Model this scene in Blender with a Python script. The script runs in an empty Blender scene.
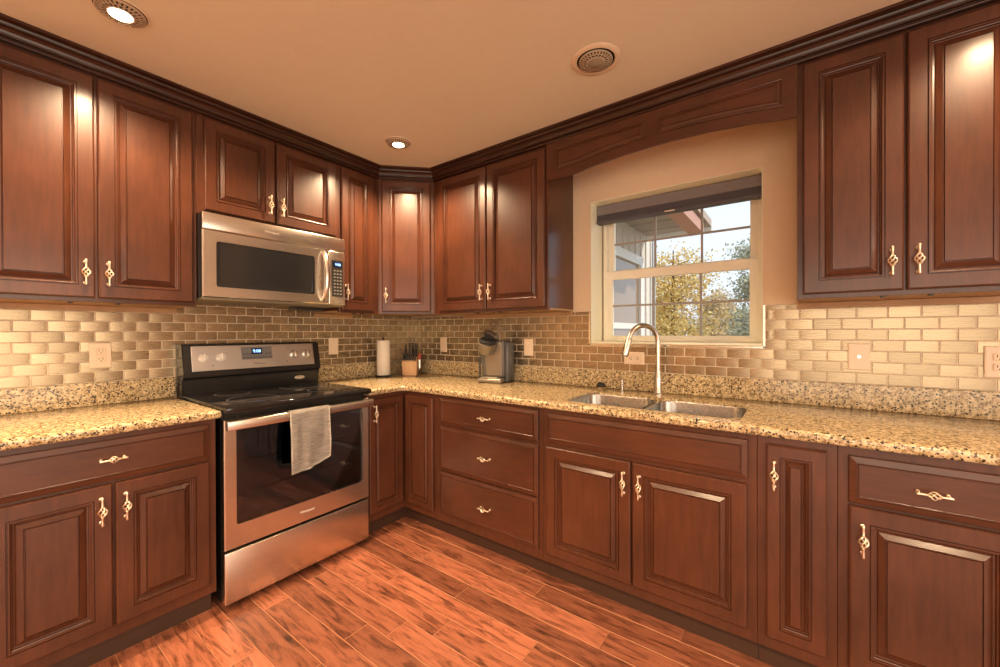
import bpy, bmesh, math, random
from mathutils import Vector, Matrix
R = math.radians
SC = bpy.context.scene
COL = SC.collection
random.seed(7)

# ------------------------------------------------------------------ camera
YAW, PITCH, ROLL = 0.6371, -0.0044, -0.003
F = Vector((-math.sin(YAW)*math.cos(PITCH), math.cos(YAW)*math.cos(PITCH), math.sin(PITCH)))
RT = Vector((math.cos(YAW), math.sin(YAW), 0))
UP = RT.cross(F)
RT, UP = RT*math.cos(ROLL)+UP*math.sin(ROLL), UP*math.cos(ROLL)-RT*math.sin(ROLL)
cam = bpy.data.objects.new('camera', bpy.data.cameras.new('camera'))
COL.objects.link(cam)
cam.matrix_world = Matrix(((RT.x, UP.x, -F.x, 2.7037), (RT.y, UP.y, -F.y, -2.3715), (RT.z, UP.z, -F.z, 1.2547), (0, 0, 0, 1)))
cam.data.sensor_width = 36
cam.data.lens = 400.43/1000*36
cam.data.shift_y = 0.0006
cam.data.clip_start = 0.03
SC.camera = cam

# ------------------------------------------------------------------ sky, lights, exposure
SC.view_settings.view_transform = 'Standard'
SC.view_settings.look = 'None'
SC.view_settings.gamma = 1
SC.view_settings.use_curve_mapping = False
SC.view_settings.exposure = 0.40
W = bpy.data.worlds.new('sky'); SC.world = W; W.use_nodes = True
W.node_tree.nodes['Background'].inputs[0].default_value = (0.80, 0.90, 1.0, 1)
W.node_tree.nodes['Background'].inputs[1].default_value = 0.92

def lamp(name, kind, loc, energy, color, rot=(0, 0, 0), **kw):
    d = bpy.data.lights.new(name, kind); d.energy = energy; d.color = color
    for k, v in kw.items(): setattr(d, k, v)
    o = bpy.data.objects.new(name, d); o.location = loc; o.rotation_euler = rot
    COL.objects.link(o); return o
WARM = (1.0, 0.69, 0.41)
# daylight coming through the two openings of the room behind the camera
lamp('daylight_back', 'AREA', (3.8, -5.62, 1.15), 41, (1.0, 0.74, 0.48), (R(62), 0, 0), spread=R(140), shape='RECTANGLE', size=3.0, size_y=2.0)
lamp('daylight_right', 'AREA', (5.62, -3.1, 1.15), 64, (1.0, 0.74, 0.48), (R(62), 0, R(90)), spread=R(140), shape='RECTANGLE', size=3.6, size_y=2.0)
# late sun on the trees and the porch outside the window
lamp('sun', 'SUN', (6, 4, 8), 2.6, (1.0, 0.86, 0.66), (R(52), R(8), R(118)), angle=R(1))

# ------------------------------------------------------------------ node material helpers
def new_mat(name):
    m = bpy.data.materials.new(name); m.use_nodes = True
    nt = m.node_tree
    return m, nt, nt.nodes['Principled BSDF']
def N(nt, typ, **kw):
    n = nt.nodes.new(typ)
    for k, v in kw.items():
        if k.startswith('i_'):
            key = k[2:]; n.inputs[int(key) if key.isdigit() else key.replace('_', ' ')].default_value = v
        else: setattr(n, k, v)
    return n
def ramp(nt, stops, interp='LINEAR'):
    n = nt.nodes.new('ShaderNodeValToRGB'); n.color_ramp.interpolation = interp
    e = n.color_ramp.elements
    while len(e) < len(stops): e.new(0.5)
    for el, (p, c) in zip(e, stops):
        el.position = p; el.color = (*c, 1) if len(c) == 3 else c
    return n
def coords(nt, scale=(1, 1, 1), world=False):
    if world:
        src = nt.nodes.new('ShaderNodeNewGeometry').outputs['Position']
    else:
        src = nt.nodes.new('ShaderNodeTexCoord').outputs['Object']
    mp = nt.nodes.new('ShaderNodeMapping'); mp.inputs['Scale'].default_value = scale
    nt.links.new(src, mp.inputs['Vector']); return mp.outputs['Vector']
def bump(nt, b, height, strength=0.1, dist=0.002):
    n = nt.nodes.new('ShaderNodeBump'); n.inputs['Strength'].default_value = strength; n.inputs['Distance'].default_value = dist
    nt.links.new(height, n.inputs['Height']); nt.links.new(n.outputs['Normal'], b.inputs['Normal'])
def plain(name, col, rough=0.5, metal=0.0, coat=0.0, emit=None, es=1.0):
    m, nt, b = new_mat(name)
    b.inputs['Base Color'].default_value = (*col, 1); b.inputs['Roughness'].default_value = rough
    b.inputs['Metallic'].default_value = metal
    b.inputs['Coat Weight'].default_value = coat
    if emit:
        b.inputs['Emission Color'].default_value = (*emit, 1); b.inputs['Emission Strength'].default_value = es
    return m
def noisy(name, c1, c2, scale=8, rough=0.5, metal=0.0, stretch=(1, 1, 1), detail=5, bmp=0.0, coat=0.0):
    m, nt, b = new_mat(name)
    v = coords(nt, stretch)
    n = N(nt, 'ShaderNodeTexNoise', i_Scale=scale, i_Detail=detail)
    nt.links.new(v, n.inputs['Vector'])
    r = ramp(nt, [(0.3, c1), (0.7, c2)])
    nt.links.new(n.outputs['Fac'], r.inputs[0]); nt.links.new(r.outputs[0], b.inputs['Base Color'])
    b.inputs['Roughness'].default_value = rough; b.inputs['Metallic'].default_value = metal
    b.inputs['Coat Weight'].default_value = coat
    if bmp: bump(nt, b, n.outputs['Fac'], bmp)
    return m

def wood_mat(name, stretch, k=1.0):
    m, nt, b = new_mat(name)
    v = coords(nt, stretch, world=True)
    n = N(nt, 'ShaderNodeTexNoise', i_Scale=9.0, i_Detail=6, i_Roughness=0.6)
    nt.links.new(v, n.inputs['Vector'])
    v2 = coords(nt, (1, 1, 1), world=True)
    n2 = N(nt, 'ShaderNodeTexNoise', i_Scale=3.5, i_Detail=3)
    nt.links.new(v2, n2.inputs['Vector'])
    r = ramp(nt, [(0.30, (0.044*k, 0.0142*k, 0.0064*k)), (0.72, (0.112*k, 0.0355*k, 0.0158*k))])
    mx = N(nt, 'ShaderNodeMath', operation='ADD'); 
    m1 = N(nt, 'ShaderNodeMath', operation='MULTIPLY', i_1=0.45); m2 = N(nt, 'ShaderNodeMath', operation='MULTIPLY', i_1=0.55)
    nt.links.new(n.outputs['Fac'], m1.inputs[0]); nt.links.new(n2.outputs['Fac'], m2.inputs[0])
    nt.links.new(m1.outputs[0], mx.inputs[0]); nt.links.new(m2.outputs[0], mx.inputs[1])
    nt.links.new(mx.outputs[0], r.inputs[0]); nt.links.new(r.outputs[0], b.inputs['Base Color'])
    b.inputs['Roughness'].default_value = 0.34
    b.inputs['Coat Weight'].default_value = 0.28; b.inputs['Coat Roughness'].default_value = 0.18; b.inputs['Specular IOR Level'].default_value = 0.4
    bump(nt, b, n.outputs['Fac'], 0.06, 0.001)
    return m
WOOD = wood_mat('cherry_wood_upright', (7, 7, 0.8))
WOODH = wood_mat('cherry_wood_lengthwise', (0.9, 0.9, 9))
WOODD = wood_mat('darker_cherry_moulding', (0.9, 0.9, 9), 0.45)  # darker copy of the cabinet wood, used on the crown
WOOD_IN = noisy('tan_cabinet_underside', (0.36, 0.21, 0.105), (0.43, 0.27, 0.14), 12, 0.5, stretch=(1, 8, 1))
DARK = plain('toe_kick_dark', (0.050, 0.022, 0.012), 0.5)
BRASS = plain('satin_brass', (0.88, 0.78, 0.62), 0.34, 1.0)
WHITE = plain('ivory_plastic', (0.80, 0.72, 0.58), 0.35)
HOLE = plain('dark_slot', (0.02, 0.018, 0.015), 0.6)
CHROME = plain('brushed_nickel', (0.62, 0.58, 0.52), 0.22, 1.0)
BLACK = plain('black_enamel', (0.012, 0.012, 0.013), 0.25)
BPLAS = plain('black_plastic', (0.02, 0.02, 0.022), 0.35)
GLASSB = plain('black_ceramic_glass', (0.010, 0.010, 0.011), 0.06)
PAINTW = noisy('cream_drywall', (0.75, 0.59, 0.40), (0.77, 0.61, 0.42), 30, 0.6)
PAINTC = noisy('ceiling_paint', (0.69, 0.65, 0.52), (0.71, 0.67, 0.54), 30, 0.65)
VINYL = plain('cream_vinyl', (0.88, 0.86, 0.72), 0.4)
GRILLE = plain('backlit_grille_tone', (0.36, 0.34, 0.31), 0.5)  # muntin colour darkened to give the backlit look against the sky
REVEAL = plain('cream_reveal_paint', (0.88, 0.86, 0.66), 0.5)

def steel_mat(name, col, rough, stretch, aniso=0.0):
    m, nt, b = new_mat(name)
    v = coords(nt, stretch)
    n = N(nt, 'ShaderNodeTexNoise', i_Scale=40, i_Detail=3)
    nt.links.new(v, n.inputs['Vector'])
    b.inputs['Base Color'].default_value = (*col, 1); b.inputs['Metallic'].default_value = 1
    mr = N(nt, 'ShaderNodeMapRange', i_3=rough-0.05, i_4=rough+0.07)
    nt.links.new(n.outputs['Fac'], mr.inputs[0]); nt.links.new(mr.outputs[0], b.inputs['Roughness'])
    return m
STEEL = steel_mat('brushed_stainless', (0.70, 0.65, 0.58), 0.24, (0.3, 0.3, 40))
SINKST = steel_mat('satin_sink_steel', (0.36, 0.35, 0.335), 0.26, (1, 20, 1))

def tile_mat():
    m, nt, b = new_mat('steel_tile')
    at = N(nt, 'ShaderNodeAttribute', attribute_name='tint')
    r = ramp(nt, [(0.0, (0.28, 0.215, 0.135)), (0.5, (0.32, 0.248, 0.158)), (1.0, (0.37, 0.285, 0.182))])
    nt.links.new(at.outputs['Fac'], r.inputs[0]); nt.links.new(r.outputs[0], b.inputs['Base Color'])
    b.inputs['Metallic'].default_value = 0.78
    v = coords(nt, (1.5, 1.5, 60), world=True)
    n = N(nt, 'ShaderNodeTexNoise', i_Scale=12, i_Detail=3); nt.links.new(v, n.inputs['Vector'])
    mr = N(nt, 'ShaderNodeMapRange', i_3=0.20, i_4=0.34)
    nt.links.new(n.outputs['Fac'], mr.inputs[0]); nt.links.new(mr.outputs[0], b.inputs['Roughness'])
    bump(nt, b, n.outputs['Fac'], 0.05, 0.0008)
    return m
TILE = tile_mat()
GROUT = noisy('tan_grout', (0.66, 0.55, 0.40), (0.72, 0.61, 0.46), 60, 0.8)

def granite_mat():
    m, nt, b = new_mat('speckled_granite')
    v = coords(nt, (1, 1, 1), world=True)
    base = N(nt, 'ShaderNodeTexNoise', i_Scale=60, i_Detail=6, i_Roughness=0.7); nt.links.new(v, base.inputs['Vector'])
    r = ramp(nt, [(0.36, (0.17, 0.11, 0.050)), (0.46, (0.44, 0.33, 0.17)), (0.60, (0.68, 0.56, 0.35))])
    nt.links.new(base.outputs['Fac'], r.inputs[0])
    # dark crystals in two sizes, gathered in drifts
    def specks(scale, t0, t1, seed):
        vo = N(nt, 'ShaderNodeTexVoronoi', i_Scale=scale, i_Randomness=1.0); 
        off = N(nt, 'ShaderNodeVectorMath', operation='ADD'); off.inputs[1].default_value = (seed, seed*1.7, seed*.3)
        nt.links.new(v, off.inputs[0])
        wob = N(nt, 'ShaderNodeTexNoise', i_Scale=scale*2.2, i_Detail=2); nt.links.new(v, wob.inputs['Vector'])
        sc = N(nt, 'ShaderNodeVectorMath', operation='SCALE'); sc.inputs['Scale'].default_value = 0.55/scale
        nt.links.new(wob.outputs['Color'], sc.inputs[0])
        ad = N(nt, 'ShaderNodeVectorMath', operation='ADD'); nt.links.new(off.outputs[0], ad.inputs[0]); nt.links.new(sc.outputs[0], ad.inputs[1])
        nt.links.new(ad.outputs[0], vo.inputs['Vector'])
        sep = N(nt, 'ShaderNodeSeparateColor'); nt.links.new(vo.outputs['Color'], sep.inputs[0])
        cmpn = N(nt, 'ShaderNodeMath', operation='LESS_THAN', i_1=t0); nt.links.new(sep.outputs[0], cmpn.inputs[0])
        dd = N(nt, 'ShaderNodeMath', operation='LESS_THAN', i_1=t1); nt.links.new(vo.outputs['Distance'], dd.inputs[0])
        mu = N(nt, 'ShaderNodeMath', operation='MULTIPLY'); nt.links.new(cmpn.outputs[0], mu.inputs[0]); nt.links.new(dd.outputs[0], mu.inputs[1])
        return mu.outputs[0]
    cur = r.outputs[0]
    for scale, t0, t1, colr, seed in ((185, 0.28, 0.45, (0.22, 0.135, 0.07), 3.1), (135, 0.24, 0.46, (0.075, 0.055, 0.04), 1.3), (100, 0.22, 0.42, (0.020, 0.017, 0.015), 5.7)):
        mx = N(nt, 'ShaderNodeMix', data_type='RGBA'); nt.links.new(specks(scale, t0, t1, seed), mx.inputs[0])
        nt.links.new(cur, mx.inputs[6]); mx.inputs[7].default_value = (*colr, 1); cur = mx.outputs[2]
    nt.links.new(cur, b.inputs['Base Color'])
    b.inputs['Roughness'].default_value = 0.16
    return m
GRANITE = granite_mat()

def floor_mat():
    m, nt, b = new_mat('hand_scraped_planks')
    at = N(nt, 'ShaderNodeAttribute', attribute_name='tint')
    geo = nt.nodes.new('ShaderNodeNewGeometry')
    off = N(nt, 'ShaderNodeVectorMath', operation='SCALE'); off.inputs['Scale'].default_value = 37.0
    nt.links.new(at.outputs['Color'], off.inputs[0])
    ad = N(nt, 'ShaderNodeVectorMath', operation='ADD'); nt.links.new(geo.outputs['Position'], ad.inputs[0]); nt.links.new(off.outputs[0], ad.inputs[1])
    mp = nt.nodes.new('ShaderNodeMapping'); mp.inputs['Scale'].default_value = (2.2, 15, 1); nt.links.new(ad.outputs[0], mp.inputs[0])
    n = N(nt, 'ShaderNodeTexNoise', i_Scale=2.6, i_Detail=9, i_Roughness=0.72, i_Distortion=0.8); nt.links.new(mp.outputs[0], n.inputs['Vector'])
    r = ramp(nt, [(0.33, (0.038, 0.014, 0.008)), (0.42, (0.17, 0.058, 0.030)), (0.53, (0.34, 0.118, 0.064)), (0.78, (0.44, 0.172, 0.098))])
    nt.links.new(n.outputs['Fac'], r.inputs[0])
    hs = N(nt, 'ShaderNodeHueSaturation'); mr = N(nt, 'ShaderNodeMapRange', i_3=0.62, i_4=1.32)
    spc = N(nt, 'ShaderNodeSeparateColor'); nt.links.new(at.outputs['Color'], spc.inputs[0]); nt.links.new(spc.outputs[0], mr.inputs[0]); nt.links.new(mr.outputs[0], hs.inputs['Value']); nt.links.new(r.outputs[0], hs.inputs['Color'])
    wm = N(nt, 'ShaderNodeMix', data_type='RGBA'); nt.links.new(at.outputs['Alpha'], wm.inputs[0]); wm.inputs[6].default_value = (0.50, 0.25, 0.14, 1)
    nt.links.new(hs.outputs[0], wm.inputs[7]); nt.links.new(wm.outputs[2], b.inputs['Base Color'])
    b.inputs['Roughness'].default_value = 0.33
    mp2 = nt.nodes.new('ShaderNodeMapping'); mp2.inputs['Scale'].default_value = (3, 14, 1); nt.links.new(ad.outputs[0], mp2.inputs[0])
    n2 = N(nt, 'ShaderNodeTexNoise', i_Scale=2.0, i_Detail=3); nt.links.new(mp2.outputs[0], n2.inputs['Vector'])
    bump(nt, b, n2.outputs['Fac'], 0.35, 0.006)
    return m
FLOORM = floor_mat()

# ------------------------------------------------------------------ mesh helpers
def bm_new(): return bmesh.new()
def obj(name, bm, mat, parent=None, smooth=False):
    bmesh.ops.recalc_face_normals(bm, faces=bm.faces[:])
    me = bpy.data.meshes.new(name); bm.to_mesh(me); bm.free()
    if mat: me.materials.append(mat)
    if smooth:
        for p in me.polygons: p.use_smooth = True
        if smooth is not True: me.set_sharp_from_angle(angle=R(smooth))
    o = bpy.data.objects.new(name, me); COL.objects.link(o)
    if parent: o.parent = parent
    return o
def tag(o, label, cat, group=None, kind=None):
    if label: o['label'] = label
    if cat: o['category'] = cat
    if group: o['group'] = group
    if kind: o['kind'] = kind
    return o
def thing(name, label, cat, loc=(0, 0, 0), rz=0, group=None):
    o = bpy.data.objects.new(name, None); COL.objects.link(o); o.empty_display_size = 0.05
    o.location = loc; o.rotation_euler = (0, 0, rz)
    return tag(o, label, cat, group)
def struct(o):
    o['kind'] = 'structure'; return o
def copy_tree(o, parent=None):
    c = o.copy(); COL.objects.link(c)
    if parent: c.parent = parent
    for ch in list(o.children): copy_tree(ch, c)
    return c
def box(bm, x0, x1, y0, y1, z0, z1, b=0.0, seg=2, M=None):
    vs = [bm.verts.new(p) for p in ((x0,y0,z0),(x1,y0,z0),(x1,y1,z0),(x0,y1,z0),(x0,y0,z1),(x1,y0,z1),(x1,y1,z1),(x0,y1,z1))]
    fs = [bm.faces.new([vs[i] for i in q]) for q in ((3,2,1,0),(4,5,6,7),(0,1,5,4),(1,2,6,5),(2,3,7,6),(3,0,4,7))]
    if b > 0:
        es = list({e for f in fs for e in f.edges})
        r = bmesh.ops.bevel(bm, geom=es, offset=b, segments=seg, affect='EDGES', profile=0.5)
        vs = [v for v in {v for f in r['faces'] for v in f.verts} | set(v for v in vs if v.is_valid)]
    if M is not None:
        bmesh.ops.transform(bm, matrix=M, verts=[v for v in vs if v.is_valid])
    return vs
def rect_rings(bm, x0, x1, z0, z1, prof, y=0.0, back=True):
    """nested rectangles facing -y; prof = [(inset, depth towards -y)]"""
    rings = []
    for ins, d in prof:
        rings.append([bm.verts.new(p) for p in ((x0+ins, y-d, z0+ins), (x1-ins, y-d, z0+ins), (x1-ins, y-d, z1-ins), (x0+ins, y-d, z1-ins))])
    for a, b_ in zip(rings, rings[1:]):
        for i in range(4): bm.faces.new((a[i], a[(i+1) % 4], b_[(i+1) % 4], b_[i]))
    bm.faces.new(rings[-1])
    if back: bm.faces.new(rings[0][::-1])
def tube(bm, pts, rad, n=8, caps=True):
    pts = [Vector(p) for p in pts]; rings = []
    if not hasattr(rad, '__len__'): rad = [rad]*len(pts)
    up = None
    for i, p in enumerate(pts):
        t = (pts[min(i+1, len(pts)-1)]-pts[max(i-1, 0)]).normalized()
        if up is None:
            up = Vector((0, 0, 1)) if abs(t.z) < 0.9 else Vector((1, 0, 0))
        s = t.cross(up).normalized(); up = s.cross(t).normalized()
        rings.append([bm.verts.new(p+(s*math.cos(a)+up*math.sin(a))*rad[i]) for a in [2*math.pi*k/n for k in range(n)]])
    for a, b_ in zip(rings, rings[1:]):
        for k in range(n): bm.faces.new((a[k], a[(k+1) % n], b_[(k+1) % n], b_[k]))
    if caps: bm.faces.new(rings[0][::-1]); bm.faces.new(rings[-1])
def lathe(bm, prof, n=24, c=(0, 0, 0), M=None, caps=True):
    """prof = [(radius, z)] about the z axis"""
    rings = []; allv = []
    for r, z in prof:
        ring = [bm.verts.new((c[0]+r*math.cos(2*math.pi*k/n), c[1]+r*math.sin(2*math.pi*k/n), c[2]+z)) for k in range(n)]
        rings.append(ring); allv += ring
    for a, b_ in zip(rings, rings[1:]):
        for k in range(n): bm.faces.new((a[k], a[(k+1) % n], b_[(k+1) % n], b_[k]))
    if caps: bm.faces.new(rings[0][::-1]); bm.faces.new(rings[-1])
    if M is not None: bmesh.ops.transform(bm, matrix=M, verts=allv)
def prism(bm, poly, z0, z1):
    a = [bm.verts.new((x, y, z0)) for x, y in poly]; b_ = [bm.verts.new((x, y, z1)) for x, y in poly]
    n = len(poly)
    for i in range(n): bm.faces.new((a[i], a[(i+1) % n], b_[(i+1) % n], b_[i]))
    bm.faces.new(a[::-1]); bm.faces.new(b_)
def offset_poly(poly, d):
    """inset a counter-clockwise polygon by d"""
    n = len(poly); out = []
    for i in range(n):
        p0, p1, p2 = Vector(poly[i-1]), Vector(poly[i]), Vector(poly[(i+1) % n])
        e1 = (p1-p0).normalized(); e2 = (p2-p1).normalized()
        n1 = Vector((-e1.y, e1.x)); n2 = Vector((-e2.y, e2.x))
        k = (n1+n2)/max(0.2, 1+n1.dot(n2))
        out.append((p1.x+k.x*d, p1.y+k.y*d))
    return out
def text_mesh(name, body, size, mat, parent, M, extrude=0.0004):
    cu = bpy.data.curves.new('tmp_text', 'FONT'); cu.body = body; cu.size = size; cu.extrude = extrude; cu.align_x = 'CENTER'; cu.align_y = 'CENTER'
    to = bpy.data.objects.new('tmp_text', cu); COL.objects.link(to)
    dg = bpy.context.evaluated_depsgraph_get(); me = bpy.data.meshes.new_from_object(to.evaluated_get(dg))
    bpy.data.objects.remove(to); bpy.data.curves.remove(cu)
    me.name = name; me.materials.clear(); me.materials.append(mat); me.transform(M)
    o = bpy.data.objects.new(name, me); COL.objects.link(o); o.parent = parent
    return o
FRONT = Matrix.Rotation(R(90), 4, 'X')          # flat text stands up and faces -y

# ------------------------------------------------------------------ room shell
CEIL = 2.412
XR, YB = 5.5, -5.5
OX0, OX1, OZ0, OZ1 = 1.663, 2.570, 1.183, 2.070   # window opening
WT = 0.22
def wall_with_hole(bm, axis, c0, c1, a0, a1, h0, h1, z0, z1, zt):
    def B(u0, u1, w0, w1):
        if axis == 'x': box(bm, u0, u1, c0, c1, w0, w1)
        else: box(bm, c0, c1, u0, u1, w0, w1)
    B(a0, h0, 0, zt); B(h1, a1, 0, zt)
    if z0 > 0: B(h0, h1, 0, z0)
    B(h0, h1, z1, zt)
bm = bm_new(); box(bm, -0.2, 0, YB, WT, 0, CEIL); wall_left = struct(obj('wall_left', bm, PAINTW))
bm = bm_new(); wall_with_hole(bm, 'x', 0, WT, 0.0, XR, OX0, OX1, OZ0, OZ1, CEIL); wall_front = struct(obj('wall_front', bm, PAINTW))
bm = bm_new(); wall_with_hole(bm, 'x', YB-0.12, YB, 0, XR, 2.30, 5.30, 0.12, 2.20, CEIL); struct(obj('wall_back', bm, PAINTW))
bm = bm_new(); wall_with_hole(bm, 'y', XR, XR+0.12, YB, 0, -4.9, -1.3, 0.12, 2.20, CEIL); struct(obj('wall_right', bm, PAINTW))
bm = bm_new(); box(bm, -0.2, XR+0.12, YB-0.12, WT, CEIL, CEIL+0.1); struct(obj('ceiling', bm, PAINTC))

# plank floor: every plank a bevelled board in the one floor mesh
bm = bm_new()
lay = bm.loops.layers.float_color.new('tint')
def plank(x0, x1, y0, y1):
    g = 0.0003; b = 0.0017; z = 0.0
    t = random.random(); c = (t, random.random(), random.random(), 1)
    lo = [bm.verts.new(p) for p in ((x0+g, y0+g, z-0.003), (x1-g, y0+g, z-0.003), (x1-g, y1-g, z-0.003), (x0+g, y1-g, z-0.003))]
    hi = [bm.verts.new(p) for p in ((x0+b, y0+b, z), (x1-b, y0+b, z), (x1-b, y1-b, z), (x0+b, y1-b, z))]
    fs = [bm.faces.new((lo[i], lo[(i+1) % 4], hi[(i+1) % 4], hi[i])) for i in range(4)]+[bm.faces.new(hi)]
    for f in fs:
        for l in f.loops: l[lay] = c
    for f in fs[:4]:
        for l in f.loops: l[lay] = (c[0], c[1], c[2], 0)
pw = 0.1147; fixed = {-1.214: 1.495, -1.329: 1.342, -1.099: 1.862, -0.985: 1.405}
k = 0
y = -0.985-pw*40
while y < -0.01:
    y1 = min(y+pw, 0.0)
    seam = None
    for fy, fx in fixed.items():
        if abs(fy-y) < 0.02: seam = fx
    x = -random.uniform(0.1, 0.9) if seam is None else seam-1.5-random.uniform(0, .4)
    first = True
    while x < XR:
        L = random.choice((0.45, 0.6, 0.75, 0.9, 1.05, 1.2))
        x2 = x+L
        if seam is not None and x < seam-0.02 and x2 > seam-0.3: x2 = seam
        if x2 > 0: plank(max(x, 0), min(x2, XR), y, y1)
        x = x2
    y = y1 if y1 < 0 else 1
for q in ((0, XR, YB, 0),):
    vs = [bm.verts.new(p) for p in ((0, YB, -0.004), (XR, YB, -0.004), (XR, 0, -0.004), (0, 0, -0.004))]
    f = bm.faces.new(vs)
    for l in f.loops: l[lay] = (0.05, .5, .5, 1)
struct(obj('floor', bm, FLOORM))

# tiled splash band of bevelled steel tiles set in grout, on both walls
def tile_band(name, parent, a0, a1, z0, z1, joint, M, hole=None):
    """built facing -y along x, then placed with M"""
    bm = bm_new(); tl = bm.loops.layers.float_color.new('tint')
    pitch, h = 0.1008, 0.0483
    rects = []
    nrow = int((z1-z0)/h+0.999); r0 = round((z0-1.0225)/h)
    for r_ in range(nrow):
        w0 = z0+r_*h; w1 = min(w0+h, z1)
        if w1-w0 < 0.008: continue
        off = joint+(0.5*pitch if (r_+r0) % 2 else 0)
        x = off-math.ceil((off-a0)/pitch)*pitch
        while x < a1:
            xa, xb = max(x, a0), min(x+pitch, a1)
            segs = [(xa, xb, w0, w1)]
            if hole and w1 > hole[2]+0.001:
                if w0 >= hole[2]-0.001 or True:
                    segs = []
                    if xa < hole[0]: segs.append((xa, min(xb, hole[0]), w0, w1))
                    if xb > hole[1]: segs.append((max(xa, hole[1]), xb, w0, w1))
                    c0, c1 = max(xa, hole[0]), min(xb, hole[1])
                    if c1 > c0 and w0 < hole[2]-0.006: segs.append((c0, c1, w0, hole[2]))
            rects += [s for s in segs if s[1]-s[0] > 0.008 and s[3]-s[2] > 0.006]
            x += pitch
    for xa, xb, w0, w1 in rects:
        g = 0.0013; t = random.random()
        tx, tz = random.gauss(0, 0.006), random.gauss(0, 0.006)
        xm, zm = (xa+xb)/2, (w0+w1)/2
        def P(x, z, d): return bm.verts.new((x, -0.006-d-(x-xm)*tx-(z-zm)*tz, z))
        xs = [xa+g, xa+g+0.0018, xa+g+0.014, xm, xb-g-0.014, xb-g-0.0018, xb-g]
        hx = [0.0, 0.0028, 0.00345, 0.0038, 0.00345, 0.0028, 0.0]
        zs = [w0+g, w0+g+0.0016, zm, w1-g-0.0016, w1-g]; hz = [-1, 0.0, 0.0001, 0.0, -1]
        if xb-xa < 0.045: xs = [xa+g, xa+g+(xb-xa)*.08, xa+(xb-xa)*.3, xm, xa+(xb-xa)*.7, xb-g-(xb-xa)*.08, xb-g]
        if w1-w0 < 0.012: zs = [w0+g, w0+g+0.001, zm, w1-g-0.001, w1-g]
        grid = [[P(x, z, 0.0 if hz_ < 0 else hx_+hz_) for x, hx_ in zip(xs, hx)] for z, hz_ in zip(zs, hz)]
        for j in range(4):
            for i in range(6):
                f = bm.faces.new((grid[j][i], grid[j][i+1], grid[j+1][i+1], grid[j+1][i])); f.smooth = True
                for l in f.loops: l[tl] = (t, t, t, 1)
    bmesh.ops.transform(bm, matrix=M, verts=bm.verts[:])
    o = obj(name, bm, TILE, parent, smooth=20)
    bm = bm_new()
    if hole:
        box(bm, a0, hole[0], -0.0075, -0.0002, z0-0.02, z1); box(bm, hole[1], a1, -0.0075, -0.0002, z0-0.02, z1); box(bm, hole[0], hole[1], -0.0075, -0.0002, z0-0.02, hole[2])
    else: box(bm, a0, a1, -0.0075, -0.0002, z0-0.02, z1)
    bmesh.ops.transform(bm, matrix=M, verts=bm.verts[:])
    obj('grout', bm, GROUT, parent)
TZ0, TZ1 = 1.0225, 1.3855
tile_band('tile_backsplash', wall_front, 0.008, 3.40, TZ0, TZ1, 3.119, Matrix.Identity(4), (OX0-0.006, OX1+0.006, OZ0-0.006))
ROTL = Matrix.Rotation(R(90), 4, 'Z')      # -y -> +x, x -> y
tile_band('tile_backsplash', wall_left, -2.46, -0.008, TZ0-2*0.0483, TZ1+0.06, -1.985, ROTL)
# steel edging where the tile meets the window opening
bm = bm_new()
box(bm, OX0-0.011, OX0-0.002, -0.012, 0.002, OZ0-0.01, TZ1); box(bm, OX1+0.002, OX1+0.011, -0.012, 0.002, OZ0-0.01, TZ1); box(bm, OX0-0.011, OX1+0.011, -0.012, 0.002, OZ0-0.011, OZ0-0.002)
obj('tile_edging', bm, CHROME, wall_front)

# ------------------------------------------------------------------ window
win = bpy.data.objects.new('window_1', None); COL.objects.link(win); struct(win)
win.location = (0, 0, 0)
bm = bm_new()   # painted returns of the opening
for q in ((OX0, OX0+0.004, OZ0, OZ1), (OX1-0.004, OX1, OZ0, OZ1)): box(bm, q[0], q[1], -0.004, 0.17, q[2], q[3])
box(bm, OX0, OX1, -0.004, 0.17, OZ1-0.004, OZ1)
obj('reveal', bm, REVEAL, win)
bm = bm_new(); box(bm, OX0, OX1, -0.014, 0.172, OZ0, OZ0+0.012, 0.003); obj('window_sill', bm, REVEAL, win)
FY = 0.172
fx0, fx1, fz0, fz1 = OX0+0.012, OX1-0.012, OZ0+0.012, OZ1-0.01
bm = bm_new()
def frame_bars(bm, x0, x1, z0, z1, w, ya, yb, b=0.003):
    box(bm, x0, x0+w, ya, yb, z0, z1, b); box(bm, x1-w, x1, ya, yb, z0, z1, b)
    box(bm, x0+w-0.002, x1-w+0.002, ya, yb, z0, z0+w, b); box(bm, x0+w-0.002, x1-w+0.002, ya, yb, z1-w, z1, b)
frame_bars(bm, fx0, fx1, fz0, fz1, 0.024, FY, FY+0.07)
obj('window_frame', bm, VINYL, win)
GLZ, gnt, gb = new_mat('window_glass')
gnt.nodes.remove(gb)
tr = N(gnt, 'ShaderNodeBsdfTransparent'); gl = N(gnt, 'ShaderNodeBsdfGlossy', i_Roughness=0.02); fr = N(gnt, 'ShaderNodeFresnel', i_IOR=1.25); mx = N(gnt, 'ShaderNodeMixShader')
gnt.links.new(fr.outputs[0], mx.inputs[0]); gnt.links.new(tr.outputs[0], mx.inputs[1]); gnt.links.new(gl.outputs[0], mx.inputs[2])
gnt.links.new(mx.outputs[0], gnt.nodes['Material Output'].inputs[0])
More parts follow.
